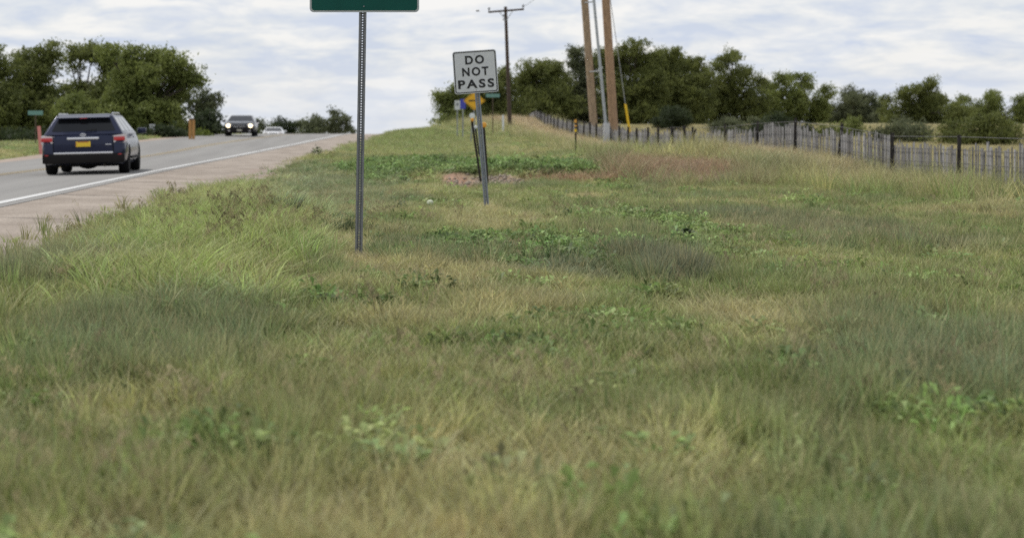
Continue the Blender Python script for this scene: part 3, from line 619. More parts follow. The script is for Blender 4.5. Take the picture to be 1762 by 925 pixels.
# ------------------------------------------------------------------ sign posts
def channel_post(name, p0, p1, w, mt, parent, holes=0.0195):
    """perforated steel channel from p0 to p1: a web with real holes and two flanges; local frame along the post"""
    p0 = Vector(p0); p1 = Vector(p1); Ln = (p1-p0).length; bm = bmesh.new(); d = w*.55; t = .003
    ww = w*.34; pitch = holes; n = int(Ln/pitch); pitch = Ln/n; hr = min(.0052, ww*.30)
    for k in range(n):
        z0 = k*pitch; zc = z0+pitch/2
        ring = [bm.verts.new((hr*math.cos(R(22.5+45*j)), 0, zc+hr*.8*math.sin(R(22.5+45*j)))) for j in range(8)]
        c = [bm.verts.new((ww/2, 0, z0+pitch)), bm.verts.new((-ww/2, 0, z0+pitch)), bm.verts.new((-ww/2, 0, z0)), bm.verts.new((ww/2, 0, z0))]
        for a, b, cc in ((0, 1, 0), (2, 3, 1), (4, 5, 2), (6, 7, 3)): bm.faces.new((ring[a], c[cc], ring[b]))
        for (a, b, c0, c1) in ((1, 2, 0, 1), (3, 4, 1, 2), (5, 6, 2, 3), (7, 0, 3, 0)): bm.faces.new((ring[a], c[c0], c[c1], ring[b]))
    bmesh.ops.remove_doubles(bm, verts=bm.verts[:], dist=.0004)
    prof = [(ww/2, 0), (ww/2+.006, -d*.55), (w/2, -d*.55), (w/2, -d*.55+t)]
    for s in (1, -1):
        for (a, b) in zip(prof[:-1], prof[1:]):
            vs = [bm.verts.new((s*a[0], a[1], 0)), bm.verts.new((s*b[0], b[1], 0)), bm.verts.new((s*b[0], b[1], Ln)), bm.verts.new((s*a[0], a[1], Ln))]; bm.faces.new(vs if s > 0 else vs[::-1])
    o = obj(name, bm, mt, parent); sm = o.modifiers.new('sheet', 'SOLIDIFY'); sm.thickness = .0022; sm.offset = 0
    zax = (p1-p0).normalized(); xax = Vector((0, 1, 0)).cross(zax).normalized()*1; yax = zax.cross(xax)
    rot = Matrix((xax, yax, zax)).transposed()
    return o, rot, p0
def place(o, loc, rot):
    o.matrix_local = Matrix.Translation(loc) @ rot.to_4x4()
# tall post with the green panel cut by the top of the picture
YG = 14.5
b0 = at(617, 440, YG); t0 = at(625.5, -60, YG)
g = empty('road_sign', (b0.x, b0.y, gz(b0.x, b0.y)), 'large green road sign with pale border on a tall perforated grey post', 'road sign')
o, rot, _ = channel_post('post', b0, t0, .0545, M['post_grey'], g); place(o, b0-g.location-Vector((0, 0, .03)), rot)
pc = at(627, 22, YG); Wg = 188/F*YG; Hg = .62
def panel(name, parent, w, h, r, mt, y0, y1, c, rotm=None):
    bm = bmesh.new(); prism(bm, rrect(w, h, r), y0, y1); o = obj(name, bm, mt, parent); o.location = c
    if rotm is not None: o.rotation_euler = rotm
    return o
cg = Vector((pc.x, YG, pc.z+Hg/2)) - g.location
panel('panel', g, Wg, Hg, .03, M['sign_border'], -.036, -.033, cg)
panel('sign_face', g, Wg-.030, Hg-.028, .022, M['sign_green'], -.0385, -.0362, cg)
def bolt(parent, c, r=.006, y=-.046):
    bm = bmesh.new(); add_lathe(bm, [(r, 0), (r, -.003), (r*.6, -.006)], 'y', 10, (0, 0, 0)); o = obj('bolt', bm, M['galv'], parent, 40); o.location = c + Vector((0, y+.0065, 0)); return o
bolt(g, at(626, 12, YG)-g.location+Vector((0, 0, 0)))
# white regulatory sign, leaning
YD = 26.0
b1 = at(838, 356, YD); t1 = at(815.5, 92, YD)
d_ = empty('road_sign', (b1.x, b1.y, gz(b1.x, b1.y)), 'white DO NOT PASS sign with black border on a leaning grey post', 'road sign')
o, rot, _ = channel_post('post', b1-Vector((0, 0, .06)), t1, .068, M['galv_post'], d_, .03); place(o, b1-d_.location-Vector((0, 0, .06)), rot)
th = math.atan2(90-85, 851-777); cdn = at(817.6, 124, YD) - d_.location; Wd = 75.2/F*YD; Hd = 73.2/F*YD
rotd = (0, -th, 0)
panel('panel', d_, Wd, Hd, .035, M['sign_white'], -.047, -.043, cdn, rotd)
bm = bmesh.new(); frame_ring(bm, rrect(Wd-.021, Hd-.021, .029), rrect(Wd-.045, Hd-.045, .020), -.0495, -.0472); o = obj('border', bm, M['sign_black'], d_); o.location = cdn; o.rotation_euler = rotd
def text_obj(name, body, cx, cz, w, h, parent, loc, rot, mt, y, bold=.02, spacing=1.15):
    cu = bpy.data.curves.new('letters', 'FONT'); cu.body = body; cu.size = 1; cu.offset = bold; cu.extrude = .006; cu.space_character = spacing; cu.resolution_u = 4
    tmp = bpy.data.objects.new('letters', cu); COL.objects.link(tmp); dg = bpy.context.evaluated_depsgraph_get(); me = bpy.data.meshes.new_from_object(tmp.evaluated_get(dg)); bpy.data.objects.remove(tmp)
    n = len(me.vertices); co = np.empty(n*3, np.float32); me.vertices.foreach_get('co', co); co = co.reshape(-1, 3); lo = co.min(0); hi = co.max(0)
    q = (co-(lo+hi)/2)/(hi-lo)
    V = np.stack([q[:, 0]*w+cx, -q[:, 2]*.002+y, q[:, 1]*h+cz], -1); me.vertices.foreach_set('co', V.astype(np.float32).ravel()); me.update()
    o = link(name, me, mt, parent); o.location = loc; o.rotation_euler = rot; return o
k = YD/F
for body, w, h, z in (('DO', 32.5, 15.2, 20.8), ('NOT', 45.5, 15.0, .6), ('PASS', 62, 15.2, -20.4)):
    text_obj('lettering', body, 0, z*k, w*k, h*k, d_, cdn, rotd, M['sign_black'], -.0486, .034, 1.3)
for zz in (30, -31): bolt(d_, cdn+Vector((-.013*zz/30+.0, 0, zz*k)), .006, -.056)

def simple_sign(name, label, cat, px, base_y, Y, face, w, h, top_y, mt, post_mt, pw=.05, extra=None, group=None):
    bx = at(px, base_y, Y); z0 = gz(bx.x, Y); g = empty(name, (bx.x, Y, z0), label, cat, group)
    zt = at(px, top_y, Y).z - z0
    bm = bmesh.new(); add_box(bm, (0, .02, (zt-.02)/2-.1), (pw, .04, zt+.2-.02)); obj('post', bm, post_mt, g)
    bm = bmesh.new(); cz = zt - h/2
    if face == 'diamond': prism(bm, [(0, h/2), (w/2, 0), (0, -h/2), (-w/2, 0)], -.006, -.001)
    else: prism(bm, rrect(w, h, .02), -.006, -.001)
    obj('panel', bm, mt, g)
    bm_o = g.children[-1] if g.children else None
    for c in g.children:
        if c.name.startswith('panel'): c.location = (0, 0, cz)
    if extra: extra(g, cz, w, h)
    return g
def diamond_mark(g, cz, w, h):
    bm = bmesh.new(); prism(bm, [(-w*.31, -.005), (-w*.16, .055), (-w*.14, .035), (w*.24, .045), (w*.26, -.02), (w*.1, -.035), (-w*.14, -.03), (-w*.16, -.055)], -.010, -.0064); o = obj('symbol', bm, M['sign_black'], g); o.location = (0, 0, cz)
    bm = bmesh.new(); frame_ring(bm, [(0, h*.455), (w*.455, 0), (0, -h*.455), (-w*.455, 0)], [(0, h*.43), (w*.43, 0), (0, -h*.43), (-w*.43, 0)], -.0095, -.0064); o = obj('border', bm, M['sign_black'], g); o.location = (0, 0, cz)
simple_sign('warning_sign', 'yellow diamond warning sign with black mark partly behind the white sign', 'road sign', 816, 222, 100, 'diamond', 38.5/F*100, 33/F*100, 157, M['sign_yellow'], M['galv'], .06, diamond_mark)
simple_sign('blue_sign', 'small upright blue sign on a grey post left of the yellow diamond', 'road sign', 796.5, 218, 108, 'rect', 9.5/F*108, 17/F*108, 170.5, M['sign_blue'], M['galv'], .07)
def pale_mark(g, cz, w, h):
    bm = bmesh.new(); add_box(bm, (0, -.008, .04), (w*.5, .003, h*.35)); o = obj('marking', bm, M['galv'], g); o.location = (0, 0, cz)
simple_sign('white_sign', 'small white sign on a grey post, leftmost of the distant sign cluster', 'road sign', 787, 218, 112, 'rect', 9.5/F*112, 16/F*112, 173, M['sign_white'], M['galv'], .07, pale_mark)
def street_mark(g, cz, w, h):
    bm = bmesh.new()
    for i in range(8): add_box(bm, (-w*.36+i*w*.103, -.008, 0), (w*.06, .003, h*.4))
    o = obj('lettering', bm, M['sign_white'], g); o.location = (0, 0, cz)
def street_sign(label, px, base, Y, w, h, top):
    return simple_sign('street_name_sign', label, 'street sign', px, base, Y, 'rect', w/F*Y, h/F*Y, top, M['street_green'], M['brown'], .05)
street_sign('green street name sign beside the brown utility pole, right of the white sign', 848, 216, 115, 24, 6.2, 161.5)
street_sign('green street name sign in front of the dark trees above the blue car', 61, 246, 92, 26, 7.5, 190.5)
simple_sign('white_sign', 'small square white sign on a thin post just right of the blue car', 'road sign', 262, 241, 112, 'rect', 9.5/F*112, 9.5/F*112, 214, M['sign_white'], M['brown'], .05)
def marker(name, label, px0, py0, px1, py1, Y, w, mt, refl=None, rr=0, ry=None, group=None, cat='marker post'):
    a = at(px0, py0, Y); z0 = gz(a.x, Y); b = at(px1, py1, Y); g = empty(name, (a.x, Y, z0), label, cat, group)
    bm = bmesh.new(); top = Vector((b.x-a.x, 0, b.z-z0)); bot = Vector((0, 0, -.15)); dr = (top-Vector((0, 0, 0))).normalized()
    for s, (sx, sy, ox, oy) in enumerate(((w, .006, 0, 0), (.008, w*.8, 0, w*.4))):
        Lh = (top-bot).length; rotm = Euler((0, math.atan2(dr.x, dr.z), 0)); add_box(bm, (top+bot)/2+Vector((ox, oy, 0)), (sx, sy, Lh), rotm)
    obj('post', bm, mt, g)
    if refl:
        bm = bmesh.new(); add_lathe(bm, [(rr*.55, -.03), (rr*.9, -.024), (rr, -.014), (rr, .0)], 'y', 18); o = obj('reflector', bm, refl, g, 40); o.location = top+Vector((0, -.006, -rr*.2))
    return g
marker('marker_post', 'dark thin marker post with a round amber reflector right of the white sign post', 840, 320, 832.8, 214, 36, .042, M['dark_post'], M['amber'], 4.6/F*36)
marker('marker_post', 'dark leaning marker post with a small amber reflector left of the white sign post', 829, 321, 812.6, 205.5, 36.6, .042, M['dark_post'], M['amber'], 3.2/F*36)
marker('marker_post', 'thin marker post with a small white reflector hidden behind the white sign post', 827, 300, 818.5, 218, 48, .04, M['dark_post'], M['white_refl'], 3.0/F*48)
marker('marker_post', 'pale post with a small white reflector below the yellow diamond', 810, 222, 812.5, 198.5, 96, .06, M['galv'], M['white_refl'], 5/F*96)
marker('marker_post', 'short white post in dry brush at the foot of the brown utility pole', 866, 213, 865.5, 198, 120, .13, M['white_refl'])
def tpost_banded():
    g = marker('marker_post', 'dark steel post with amber and black bands standing in front of the fence', 991, 269, 990.3, 208, 64, .055, M['dark_post'])
    a = at(991, 269, 64)
    for y0, y1, m_ in ((206, 211, 'amber'), (215, 218, 'amber'), (222, 227, 'guard_yellow')):
        p = at(990.4, (y0+y1)/2, 64); bm = bmesh.new(); add_box(bm, Vector((0, 0, 0)), (.068, .075, (y1-y0)/F*64)); o = obj('band', bm, M[m_], g); o.location = Vector((p.x, 64, p.z))-g.location+Vector((0, .015, 0))
tpost_banded()
marker('marker_post', 'faded red and white post on the far verge beside the blue car', 71, 262, 67, 217, 78, .14, M['pink'])
def tan_posts():
    a = at(330, 243, 105); z0 = gz(a.x, 105); g = empty('barrier_posts', (a.x, 105, z0), 'pair of orange tan timber posts with dark caps on the far roadside', 'posts')
    for s in (-1, 1):
        bm = bmesh.new(); add_box(bm, (s*.09, 0, .42), (.15, .15, 1.25), None, .01); o = obj('post', bm, M['orange_wood'], g)
        bm = bmesh.new(); add_box(bm, (s*.075, 0, 1.09), (.15, .16, .09)); obj('cap', bm, M['brown'], g)
tan_posts()

# ------------------------------------------------------------------ utility poles
def log(name, p0, p1, r0, r1, mt, parent, org):
    bm = bmesh.new(); n = 7; pts = [Vector(p0).lerp(Vector(p1), k/n)-org for k in range(n+1)]; add_tube(bm, pts, [r0+(r1-r0)*k/n for k in range(n+1)], 14); return obj(name, bm, mt, parent, 40)
YP = 128.0
a = at(878, 214, YP); b = at(869.8, 12, YP)
up = empty('utility_pole', (a.x, YP, gz(a.x, YP)), 'dark brown utility pole with a tilted crossarm behind the white sign', 'utility pole')
log('pole', (a.x, YP, up.location.z-.5), b, .145, .10, M['pole_dark'], up, up.location)
def crossarm():
    c0 = at(840, 21.5, YP)-up.location; c1 = at(901, 16.5, YP)-up.location; mid = (c0+c1)/2; dx = c1-c0; rot = Euler((0, -math.atan2(dx.z, dx.x), 0))
    bm = bmesh.new(); add_box(bm, mid+Vector((0, -.16, 0)), (dx.length, .1, .12), rot); obj('crossarm', bm, M['pole_dark'], up)
    for f in (.02, .98):
        p = c0.lerp(c1, f); bm = bmesh.new(); add_lathe(bm, [(.03, 0), (.03, .08), (.085, .1), (.06, .16), (.09, .18), (.06, .24), (.03, .27)], 'z', 10); o = obj('insulator', bm, M['insul'], up, 40); o.location = p+Vector((0, -.16, .06))
    for s in (.3, .7):
        p = c0.lerp(c1, s); bm = bmesh.new(); q = at(871, 36, YP)-up.location; add_tube(bm, [p+Vector((0, -.1, 0)), q+Vector((0, -.1, 0))], .022, 5); obj('brace', bm, M['galv'], up)
    for y in (27, 34):
        bm = bmesh.new(); q = at(868.7, y, YP)-up.location; add_box(bm, q+Vector((-.08, -.05, 0)), (.12, .1, .09)); obj('bracket', bm, M['galv'], up)
crossarm()
def overhead_wire():
    a = at(901, 12, YP)+Vector((0, -.16, 0)); b = at(1003, -85, 106); g = empty('overhead_wire', tuple(a), 'thin dark overhead wire running from the crossarm towards the tall pole pair', 'wire')
    bm = bmesh.new(); pts = []
    for k in range(17):
        t = k/16; p = a.lerp(b, t)-a; p.z -= .55*4*t*(1-t)*.5; pts.append(p)
    add_tube(bm, pts, .011, 5); obj('strand', bm, M['wire'], g, 40)
overhead_wire()
def bird():
    c = at(822, 19.5, 120); bm = bmesh.new(); add_tube(bm, [(-.13, 0, 0), (-.09, 0, .005), (0, 0, .01), (.08, 0, .015), (.13, 0, .01)], [.008, .03, .042, .03, .012], 8)
    for s in (-1, 1):
        v = [bm.verts.new(p) for p in ((-.05, s*.02, .02), (.05, s*.02, .025), (.03, s*.17, .06), (-.03, s*.3, .045), (-.06, s*.16, .05))]; f = bm.faces.new(v); r_ = bmesh.ops.extrude_face_region(bm, geom=[f]); bmesh.ops.translate(bm, vec=(0, 0, -.008), verts=[q for q in r_['geom'] if isinstance(q, bmesh.types.BMVert)])
    o = obj('bird', bm, M['bird'], None, 50); o.location = c; tag(o, 'small dark bird flying left of the utility pole crossarm', 'bird')
bird()
YW = 106.0
def big_pole(label, x0, x1, mt, r, Y, name='utility_pole'):
    # x1 at picture row 0, x0 at the fence top
    a = at(x0, 220, Y); b = at(x1, 0, Y); d = (b-a)/220; z0 = gz(a.x, Y); base = a - d*0; base = a + (a-b).normalized()*((a.z-z0+.3)/abs((a-b).normalized().z)); top = b + d*230
    g = empty(name, (base.x, Y, z0), label, 'utility pole'); log('pole', base, top, r, r*.86, mt, g, g.location); return g, d, b
p1, d1, q1 = big_pole('thick pale wooden utility pole, left one of the tall pair', 1022, 1006, M['pole_wood'], 6.7/F*YW, YW)
p2, d2, q2 = big_pole('thick reddish wooden utility pole, right one of the tall pair', 1056, 1042.5, M['pole_red'], 7.6/F*YW, YW)
YC = 88.3
ca = at(1044, 256, YC); cb = at(1043, 222, YC); cc_ = at(1021.8, 0, YC); cdv = (cc_-cb)/222
cg_ = empty('conduit', (ca.x, YC, gz(ca.x, YC)), 'thin pale grey conduit rising between the two tall wooden poles', 'conduit')
bm = bmesh.new(); add_tube(bm, [cb-cg_.location, cc_+cdv*200-cg_.location], .066, 10); obj('pipe', bm, M['conduit'], cg_, 40)
bm = bmesh.new(); add_box(bm, ((cb.x-ca.x)*.5, 0, .5), (.30, .16, 1.12), None, .02); obj('ground_cover', bm, M['pale_box'], cg_)
for y in (3, 122):
    p = cb+cdv*(222-y)*1.0; bm = bmesh.new(); q = at(1022-16*(220-y)/220, y+2, YW); add_tube(bm, [p-cg_.location, q-cg_.location], .035, 6); obj('bracket', bm, M['galv'], cg_)
def guy():
    Y = 108.0; a = at(1082.5, 220, Y); z0 = gz(a.x, Y); b = at(1076, 179, Y); top = at(1041.5, -62, YW); g = empty('guy_wire', (a.x, Y, z0), 'thin grey guy wire with a bright yellow guard right of the tall poles', 'guy wire')
    low = a+(a-b)*1.1; bm = bmesh.new(); add_tube(bm, [low-g.location, b-g.location, top-g.location], .022, 6); obj('wire', bm, M['conduit'], g, 40)
    bm = bmesh.new(); add_tube(bm, [low.lerp(a, .2)-g.location, b-g.location], .066, 10); obj('guard', bm, M['guard_yellow'], g, 40)
guy()

# ------------------------------------------------------------------ fence
def fence():
    Ys = [25.5, 29, 33, 37.2, 41.4, 45.6, 50, 54.5]
    for px in (1196, 1182, 1159, 1136, 1117, 1098, 1083, 1068.6, 1053.5, 1041, 1028.5, 1017, 1006, 996, 986, 977, 969, 961.5, 955, 949, 943.5, 938.5, 934, 930, 926, 922):
        yy = np.linspace(50, 200, 3000); k = np.argmin(np.abs(FX(yy)/yy*F+600-px)); Ys.append(float(yy[k]))
    Ys = sorted(Ys); x0 = float(FX(60)); g = empty('picket_fence', (x0, 60, gz(x0, 60)), 'long grey lath fence with dark steel posts running along the field', 'fence')
    for i, y in enumerate(Ys):
        x = float(FX(y))-.06; z = gz(x, y); h = .93+.05*rng.random(); bm = bmesh.new(); wd = .065 if y < 60 else .085
        add_box(bm, (0, 0, h/2-.1), (wd, .012, h+.2)); add_box(bm, (0, wd*.35+.008, h/2-.1), (.012, wd*.7, h+.2))
        o = obj('post', bm, M['tpost'], g); o.location = Vector((x, y, z))-g.location; o.rotation_euler = (rng.normal(0, .02), rng.normal(0, .035), rng.normal(0, .3)-.15)
    # brace at the end of the lath
    y0 = Ys[7]+4; bx = float(FX(60))-.1
    V = []; Q = []; y = 25.0; n = 0
    while y < 165:
        w = .035+.05*rng.random(); x = float(FX(y)); z = gz(x, y); h = .68+.19*rng.random(); ln = rng.normal(0, .02); tt = .012; k = len(V); yaw = rng.normal(0, .12)
        sag = .04*math.sin(y*.7)
        for zz, off in ((-.1, 0), (h+sag, ln)):
            for dx, dy in ((-tt/2, -w/2), (tt/2, -w/2), (tt/2, w/2), (-tt/2, w/2)): V.append((x+dx+yaw*dy-g.location.x, y+dy+off-g.location.y, z+zz-g.location.z))
        for f in ((0, 1, 5, 4), (1, 2, 6, 5), (2, 3, 7, 6), (3, 0, 4, 7), (4, 5, 6, 7)): Q.append(tuple(k+i for i in f))
        y += w + (.02+.035*rng.random() if rng.random() < .8 else .06+.10*rng.random()); n += 1
    o = link('pickets', mesh_np('pickets', V, Q), M['picket'], g); o['kind'] = 'stuff'
    for hz in (.22, .45, .68, .9):
        bm = bmesh.new(); yy = np.concatenate([np.array(Ys), [170]]); add_tube(bm, [Vector((float(FX(q))-.045, q, gz(float(FX(q)), q)+hz))-g.location for q in yy], .006, 4); obj('wire', bm, M['wire'], g)
    for a_, b_ in (((61.4, .05), (59.2, .88)),):
        bm = bmesh.new(); add_tube(bm, [Vector((float(FX(q))-.1, q, gz(float(FX(q)), q)+h))-g.location for q, h in (a_, b_)], .035, 6); obj('brace', bm, M['tpost'], g)
fence()

# ------------------------------------------------------------------ trees
def tree(name, label, Y, base, lobes, leaf='olive', group=None, dens=1.0, size=.21, depth=1.0, seed=1, clump=.5, cat='tree', bare=.0):
    """lobes: (px, py, rx, ry[, dY, density]) picture-sized, at distance Y; base: (px, trunk radius) or None"""
    r = np.random.default_rng(seed); bx = (base[0]-PX0)/F*Y; z0 = gz(bx, Y)
    g = empty(name, (bx, Y, z0), label, cat, group); org = np.array(g.location); s = Y/F
    V = []; bm = bmesh.new(); top = max(EYE-(l[1]-PY0)*s for l in lobes); fork = Vector((0, 0, max(.35, (top-z0)*.28)))
    tr = base[1]
    add_tube(bm, [(0, 0, -.3), (0, 0, 0), (r.normal(0, .08), r.normal(0, .08), fork.z*.5), fork], [tr*1.35, tr*1.15, tr*.95, tr*.8], 8)
    for l in lobes:
        px, py, rx, ry = l[:4]; dY = l[4] if len(l) > 4 else r.normal(0, 1.0)*depth; ld = l[5] if len(l) > 5 else 1.0
        c = np.array(((px-PX0)*s, Y+dY, EYE-(py-PY0)*s)) - org; rad = np.array((rx*s, min(rx*s, 3.2)*.9*depth+.1, ry*s))
        # limb into the lobe with a few branches
        cv = Vector(c); m1 = fork.lerp(cv, .5)+Vector((r.normal(0, .15), r.normal(0, .15), .1*cv.length*.3)); add_tube(bm, [fork*.98, m1, cv], [tr*.55, tr*.34, tr*.13], 6)
        nb = 6
        for b in range(nb):
            d = r.normal(0, 1, 3); d /= np.linalg.norm(d); e = cv+Vector(d*rad*.88); st = m1.lerp(cv, .4+.6*r.random()); add_tube(bm, [st, st.lerp(e, .5)+Vector((0, 0, .05)), e], [tr*.14, tr*.09, .015], 5)
        area = 4*math.pi*((rad[0]*rad[2])**1.6/3+(rad[0]*rad[1])**1.6/3+(rad[1]*rad[2])**1.6/3)**(1/1.6)
        nc = max(6, int(area*5.2*dens*ld/(clump/.5)**2)); per = 30
        d = r.normal(0, 1, (nc, 3)); d /= np.linalg.norm(d, axis=1, keepdims=True); q = c + d*rad*(.35+.65*r.random((nc, 1))**.55)*(1+.22*r.normal(0, 1, (nc, 1)))
        cs = clump*(.55+.7*r.random((nc, 1)))
        P = np.repeat(q, per, 0) + r.normal(0, 1, (nc*per, 3))*np.repeat(cs, per, 0)*np.array((.5, .5, .34))
        n = len(P); a1 = r.normal(0, 1, (n, 3)); a1 /= np.linalg.norm(a1, axis=1, keepdims=True); a2 = np.cross(a1, r.normal(0, 1, (n, 3))); a2 /= np.linalg.norm(a2, axis=1, keepdims=True)
        L1 = size*(.6+.8*r.random((n, 1)))*.5; L2 = L1*.55
        V.append(np.stack([P-a1*L1, P+a2*L2, P+a1*L1, P-a2*L2], 1).reshape(-1, 3))
    obj('trunk', bm, M['bark'], g, 60)
    V = np.concatenate(V); Q = np.arange(len(V)).reshape(-1, 4); link('crown', mesh_np('crown', V, Q), LEAF[leaf], g); return len(Q)
NT = 0
LG = 'trees left of the road'
NT += tree('tree', 'dark tree cut by the left side of the picture behind the verge', 128, (4, .16), [(2, 135, 22, 35), (-20, 110, 30, 30), (14, 175, 24, 35), (-15, 190, 40, 40), (5, 222, 30, 22)], 'olive', LG, seed=11)
NT += tree('tree', 'tall dark tree left of the sky gap, behind the green street sign', 132, (70, .22), [(45, 105, 26, 22), (84, 92, 24, 22), (62, 125, 36, 22), (40, 160, 32, 30), (78, 160, 24, 26, 0, .7), (92, 205, 34, 34), (48, 212, 36, 28), (66, 185, 50, 38), (15, 200, 34, 34)], 'olive', LG, seed=12)
NT += tree('tree', 'round topped tree right of the sky gap with a branch showing in it', 136, (140, .2), [(132, 90, 24, 12), (160, 92, 24, 15), (120, 104, 12, 7, 0, .5), (133, 117, 14, 6, 0, .5), (182, 108, 18, 24), (200, 118, 20, 28), (128, 158, 26, 18), (160, 160, 32, 22), (186, 165, 28, 28), (140, 200, 36, 26), (190, 212, 34, 28), (152, 195, 52, 40)], 'olive', LG, seed=13)
NT += tree('tree', 'big full green tree with sloping right side, largest above the road', 122, (258, .24), [(195, 92, 18, 14), (228, 98, 24, 20), (262, 106, 30, 22), (296, 112, 26, 22), (322, 130, 24, 20), (246, 140, 40, 28), (300, 150, 32, 26), (338, 142, 11, 16), (215, 175, 34, 34), (266, 188, 44, 34), (230, 220, 44, 24), (288, 214, 30, 26), (250, 200, 66, 34), (225, 150, 40, 36)], 'green', LG, seed=14, dens=1.1)
NT += tree('tree', 'thin open branched tree at the right end of the left tree clump', 140, (352, .12), [(322, 170, 16, 16, 0, .35), (345, 168, 18, 14, 0, .45), (371, 172, 18, 12, 0, .4), (356, 186, 22, 10, 0, .6), (330, 192, 12, 10, 0, .3)], 'grey', LG, seed=15, clump=.42)
NT += tree('tree', 'low dark round tree behind the orange tan posts near the oncoming car', 134, (360, .12), [(358, 205, 24, 16), (345, 222, 24, 16), (368, 224, 18, 14), (310, 222, 16, 18)], 'dark', LG, seed=16)
NT += tree('shrub', 'bright green roadside shrub right of the orange tan posts', 118, (348, .05), [(345, 234, 16, 9), (352, 238, 14, 6)], 'bright', None, seed=17, cat='shrub', clump=.35)
NT += tree('shrub', 'bright green shrub in front of the trees above the blue car roof', 118, (140, .06), [(130, 176, 28, 14), (118, 200, 22, 20), (150, 195, 24, 18)], 'green', None, seed=18, cat='shrub')
NT += tree('shrub', 'dark low shrub right of the blue car below the trees', 112, (270, .06), [(255, 232, 26, 12), (288, 232, 24, 12), (310, 235, 14, 8)], 'dark', 'dark shrubs on the far verge', seed=19, cat='shrub')
NT += tree('shrub', 'dark low shrub at the left side of the picture on the far verge', 116, (30, .06), [(8, 236, 24, 12), (40, 236, 28, 12), (68, 238, 22, 10)], 'dark', 'dark shrubs on the far verge', seed=20, cat='shrub')
FG = 'small trees beyond the crest of the road'
for i, (lab, base, lobes, lf) in enumerate((
    ('small pointed tree just right of the oncoming dark car', 446, [(446, 214, 12, 9), (452, 224, 16, 9)], 'grey'),
    ('low dark tree behind the white car', 490, [(478, 218, 16, 8), (500, 214, 18, 8), (488, 226, 24, 8), (482, 207, 5, 4)], 'dark'),
    ('low grey green tree beyond the road left of the tallest small tree', 540, [(528, 214, 20, 8), (548, 211, 18, 9), (540, 204, 9, 6), (538, 224, 28, 9)], 'grey'),
    ('tallest small tree beyond the road crest, left of the tall post', 578, [(577, 196, 10, 9), (583, 208, 16, 9), (590, 219, 14, 9), (568, 214, 14, 10), (598, 206, 10, 4), (575, 225, 24, 8)], 'grey'),
    ('tiny far bush on the skyline touching the tall post', 609, [(607, 225, 8, 5)], 'grey'))):
    NT += tree('tree', lab, 255, (base, .12), lobes, lf, FG, seed=30+i, size=.3, clump=.7, dens=.6)
RG = 'trees behind the fence'
NT += tree('tree', 'green tree at the left end of the right tree row, behind small signs', 170, (782, .2), [(788, 160, 18, 14), (768, 170, 18, 14), (755, 168, 9, 9), (757, 190, 14, 9, 0, .6), (785, 190, 24, 20), (775, 208, 26, 12), (805, 175, 16, 26)], 'green', RG, seed=41)
NT += tree('tree', 'tree behind the white sign and the brown utility pole', 176, (850, .2), [(868, 128, 16, 12), (842, 150, 24, 24), (872, 152, 20, 18), (826, 180, 24, 26), (862, 186, 28, 24), (850, 205, 34, 14), (855, 190, 46, 26)], 'olive', RG, seed=42)
NT += tree('tree', 'broad dark tree right of the brown utility pole', 182, (930, .24), [(920, 120, 26, 14), (948, 118, 26, 14), (905, 142, 26, 20), (940, 148, 34, 22), (968, 142, 22, 20), (915, 178, 34, 24), (955, 180, 34, 24), (935, 205, 44, 14), (935, 180, 54, 36)], 'olive', RG, seed=43)
NT += tree('tree', 'taller ragged tree directly left of the thick wooden poles', 186, (1000, .22), [(990, 92, 15, 12), (996, 112, 22, 16), (1022, 108, 14, 14), (1010, 140, 28, 24), (985, 158, 24, 22, 0, .8), (1012, 185, 30, 24), (1000, 205, 32, 14), (1005, 185, 42, 32)], 'grey', RG, seed=44)
NT += tree('tree', 'tall dark tree with an airy top right of the thick wooden poles', 180, (1085, .26), [(1098, 76, 22, 11, 0, .35), (1082, 90, 26, 12, 0, .7), (1065, 112, 28, 20), (1100, 112, 30, 20), (1062, 150, 32, 26), (1105, 152, 34, 28), (1075, 190, 36, 26), (1110, 195, 36, 22), (1085, 178, 52, 40), (1128, 150, 22, 30), (1122, 108, 24, 22), (1042, 98, 16, 14)], 'olive', RG, seed=45)
NT += tree('tree', 'wide dark tree filling the right side behind the small juniper', 184, (1172, .26), [(1148, 98, 26, 14), (1132, 112, 18, 20), (1198, 112, 18, 16), (1178, 112, 26, 16), (1140, 125, 28, 22), (1165, 150, 36, 26), (1195, 140, 22, 24), (1200, 172, 30, 26), (1150, 190, 36, 22), (1185, 200, 36, 18), (1170, 178, 52, 40)], 'olive', RG, seed=46)
NT += tree('shrub', 'dark round juniper shrub standing in the field behind the fence', 135, (1155, .08), [(1155, 203, 24, 15), (1152, 193, 14, 10), (1166, 208, 18, 12), (1143, 210, 18, 10)], 'dark', None, seed=47, cat='shrub', size=.12, clump=.3, dens=1.6)
def ragged(x0, x1, top, bot, k, seed):
    r = np.random.default_rng(seed); out = []
    for i in range(k):
        x = x0+(x1-x0)*(i+.5)/k+r.normal(0, 4); t = top+(bot-top)*.35*abs(2*(i+.5)/k-1)**1.5+r.normal(0, 5); w = (x1-x0)/k*(.75+.4*r.random())
        out.append((x, t+9, w*.8, 9+4*r.random(), r.normal(0, 1.5), .6+.4*r.random())); out.append((x+r.normal(0, 5), (t+bot)/2+6, w, (bot-t)*.36, r.normal(0, 1.5)))
        if i % 2 == 0: out.append((x+r.normal(0, 6), bot-10, w*1.1, 13))
    return out
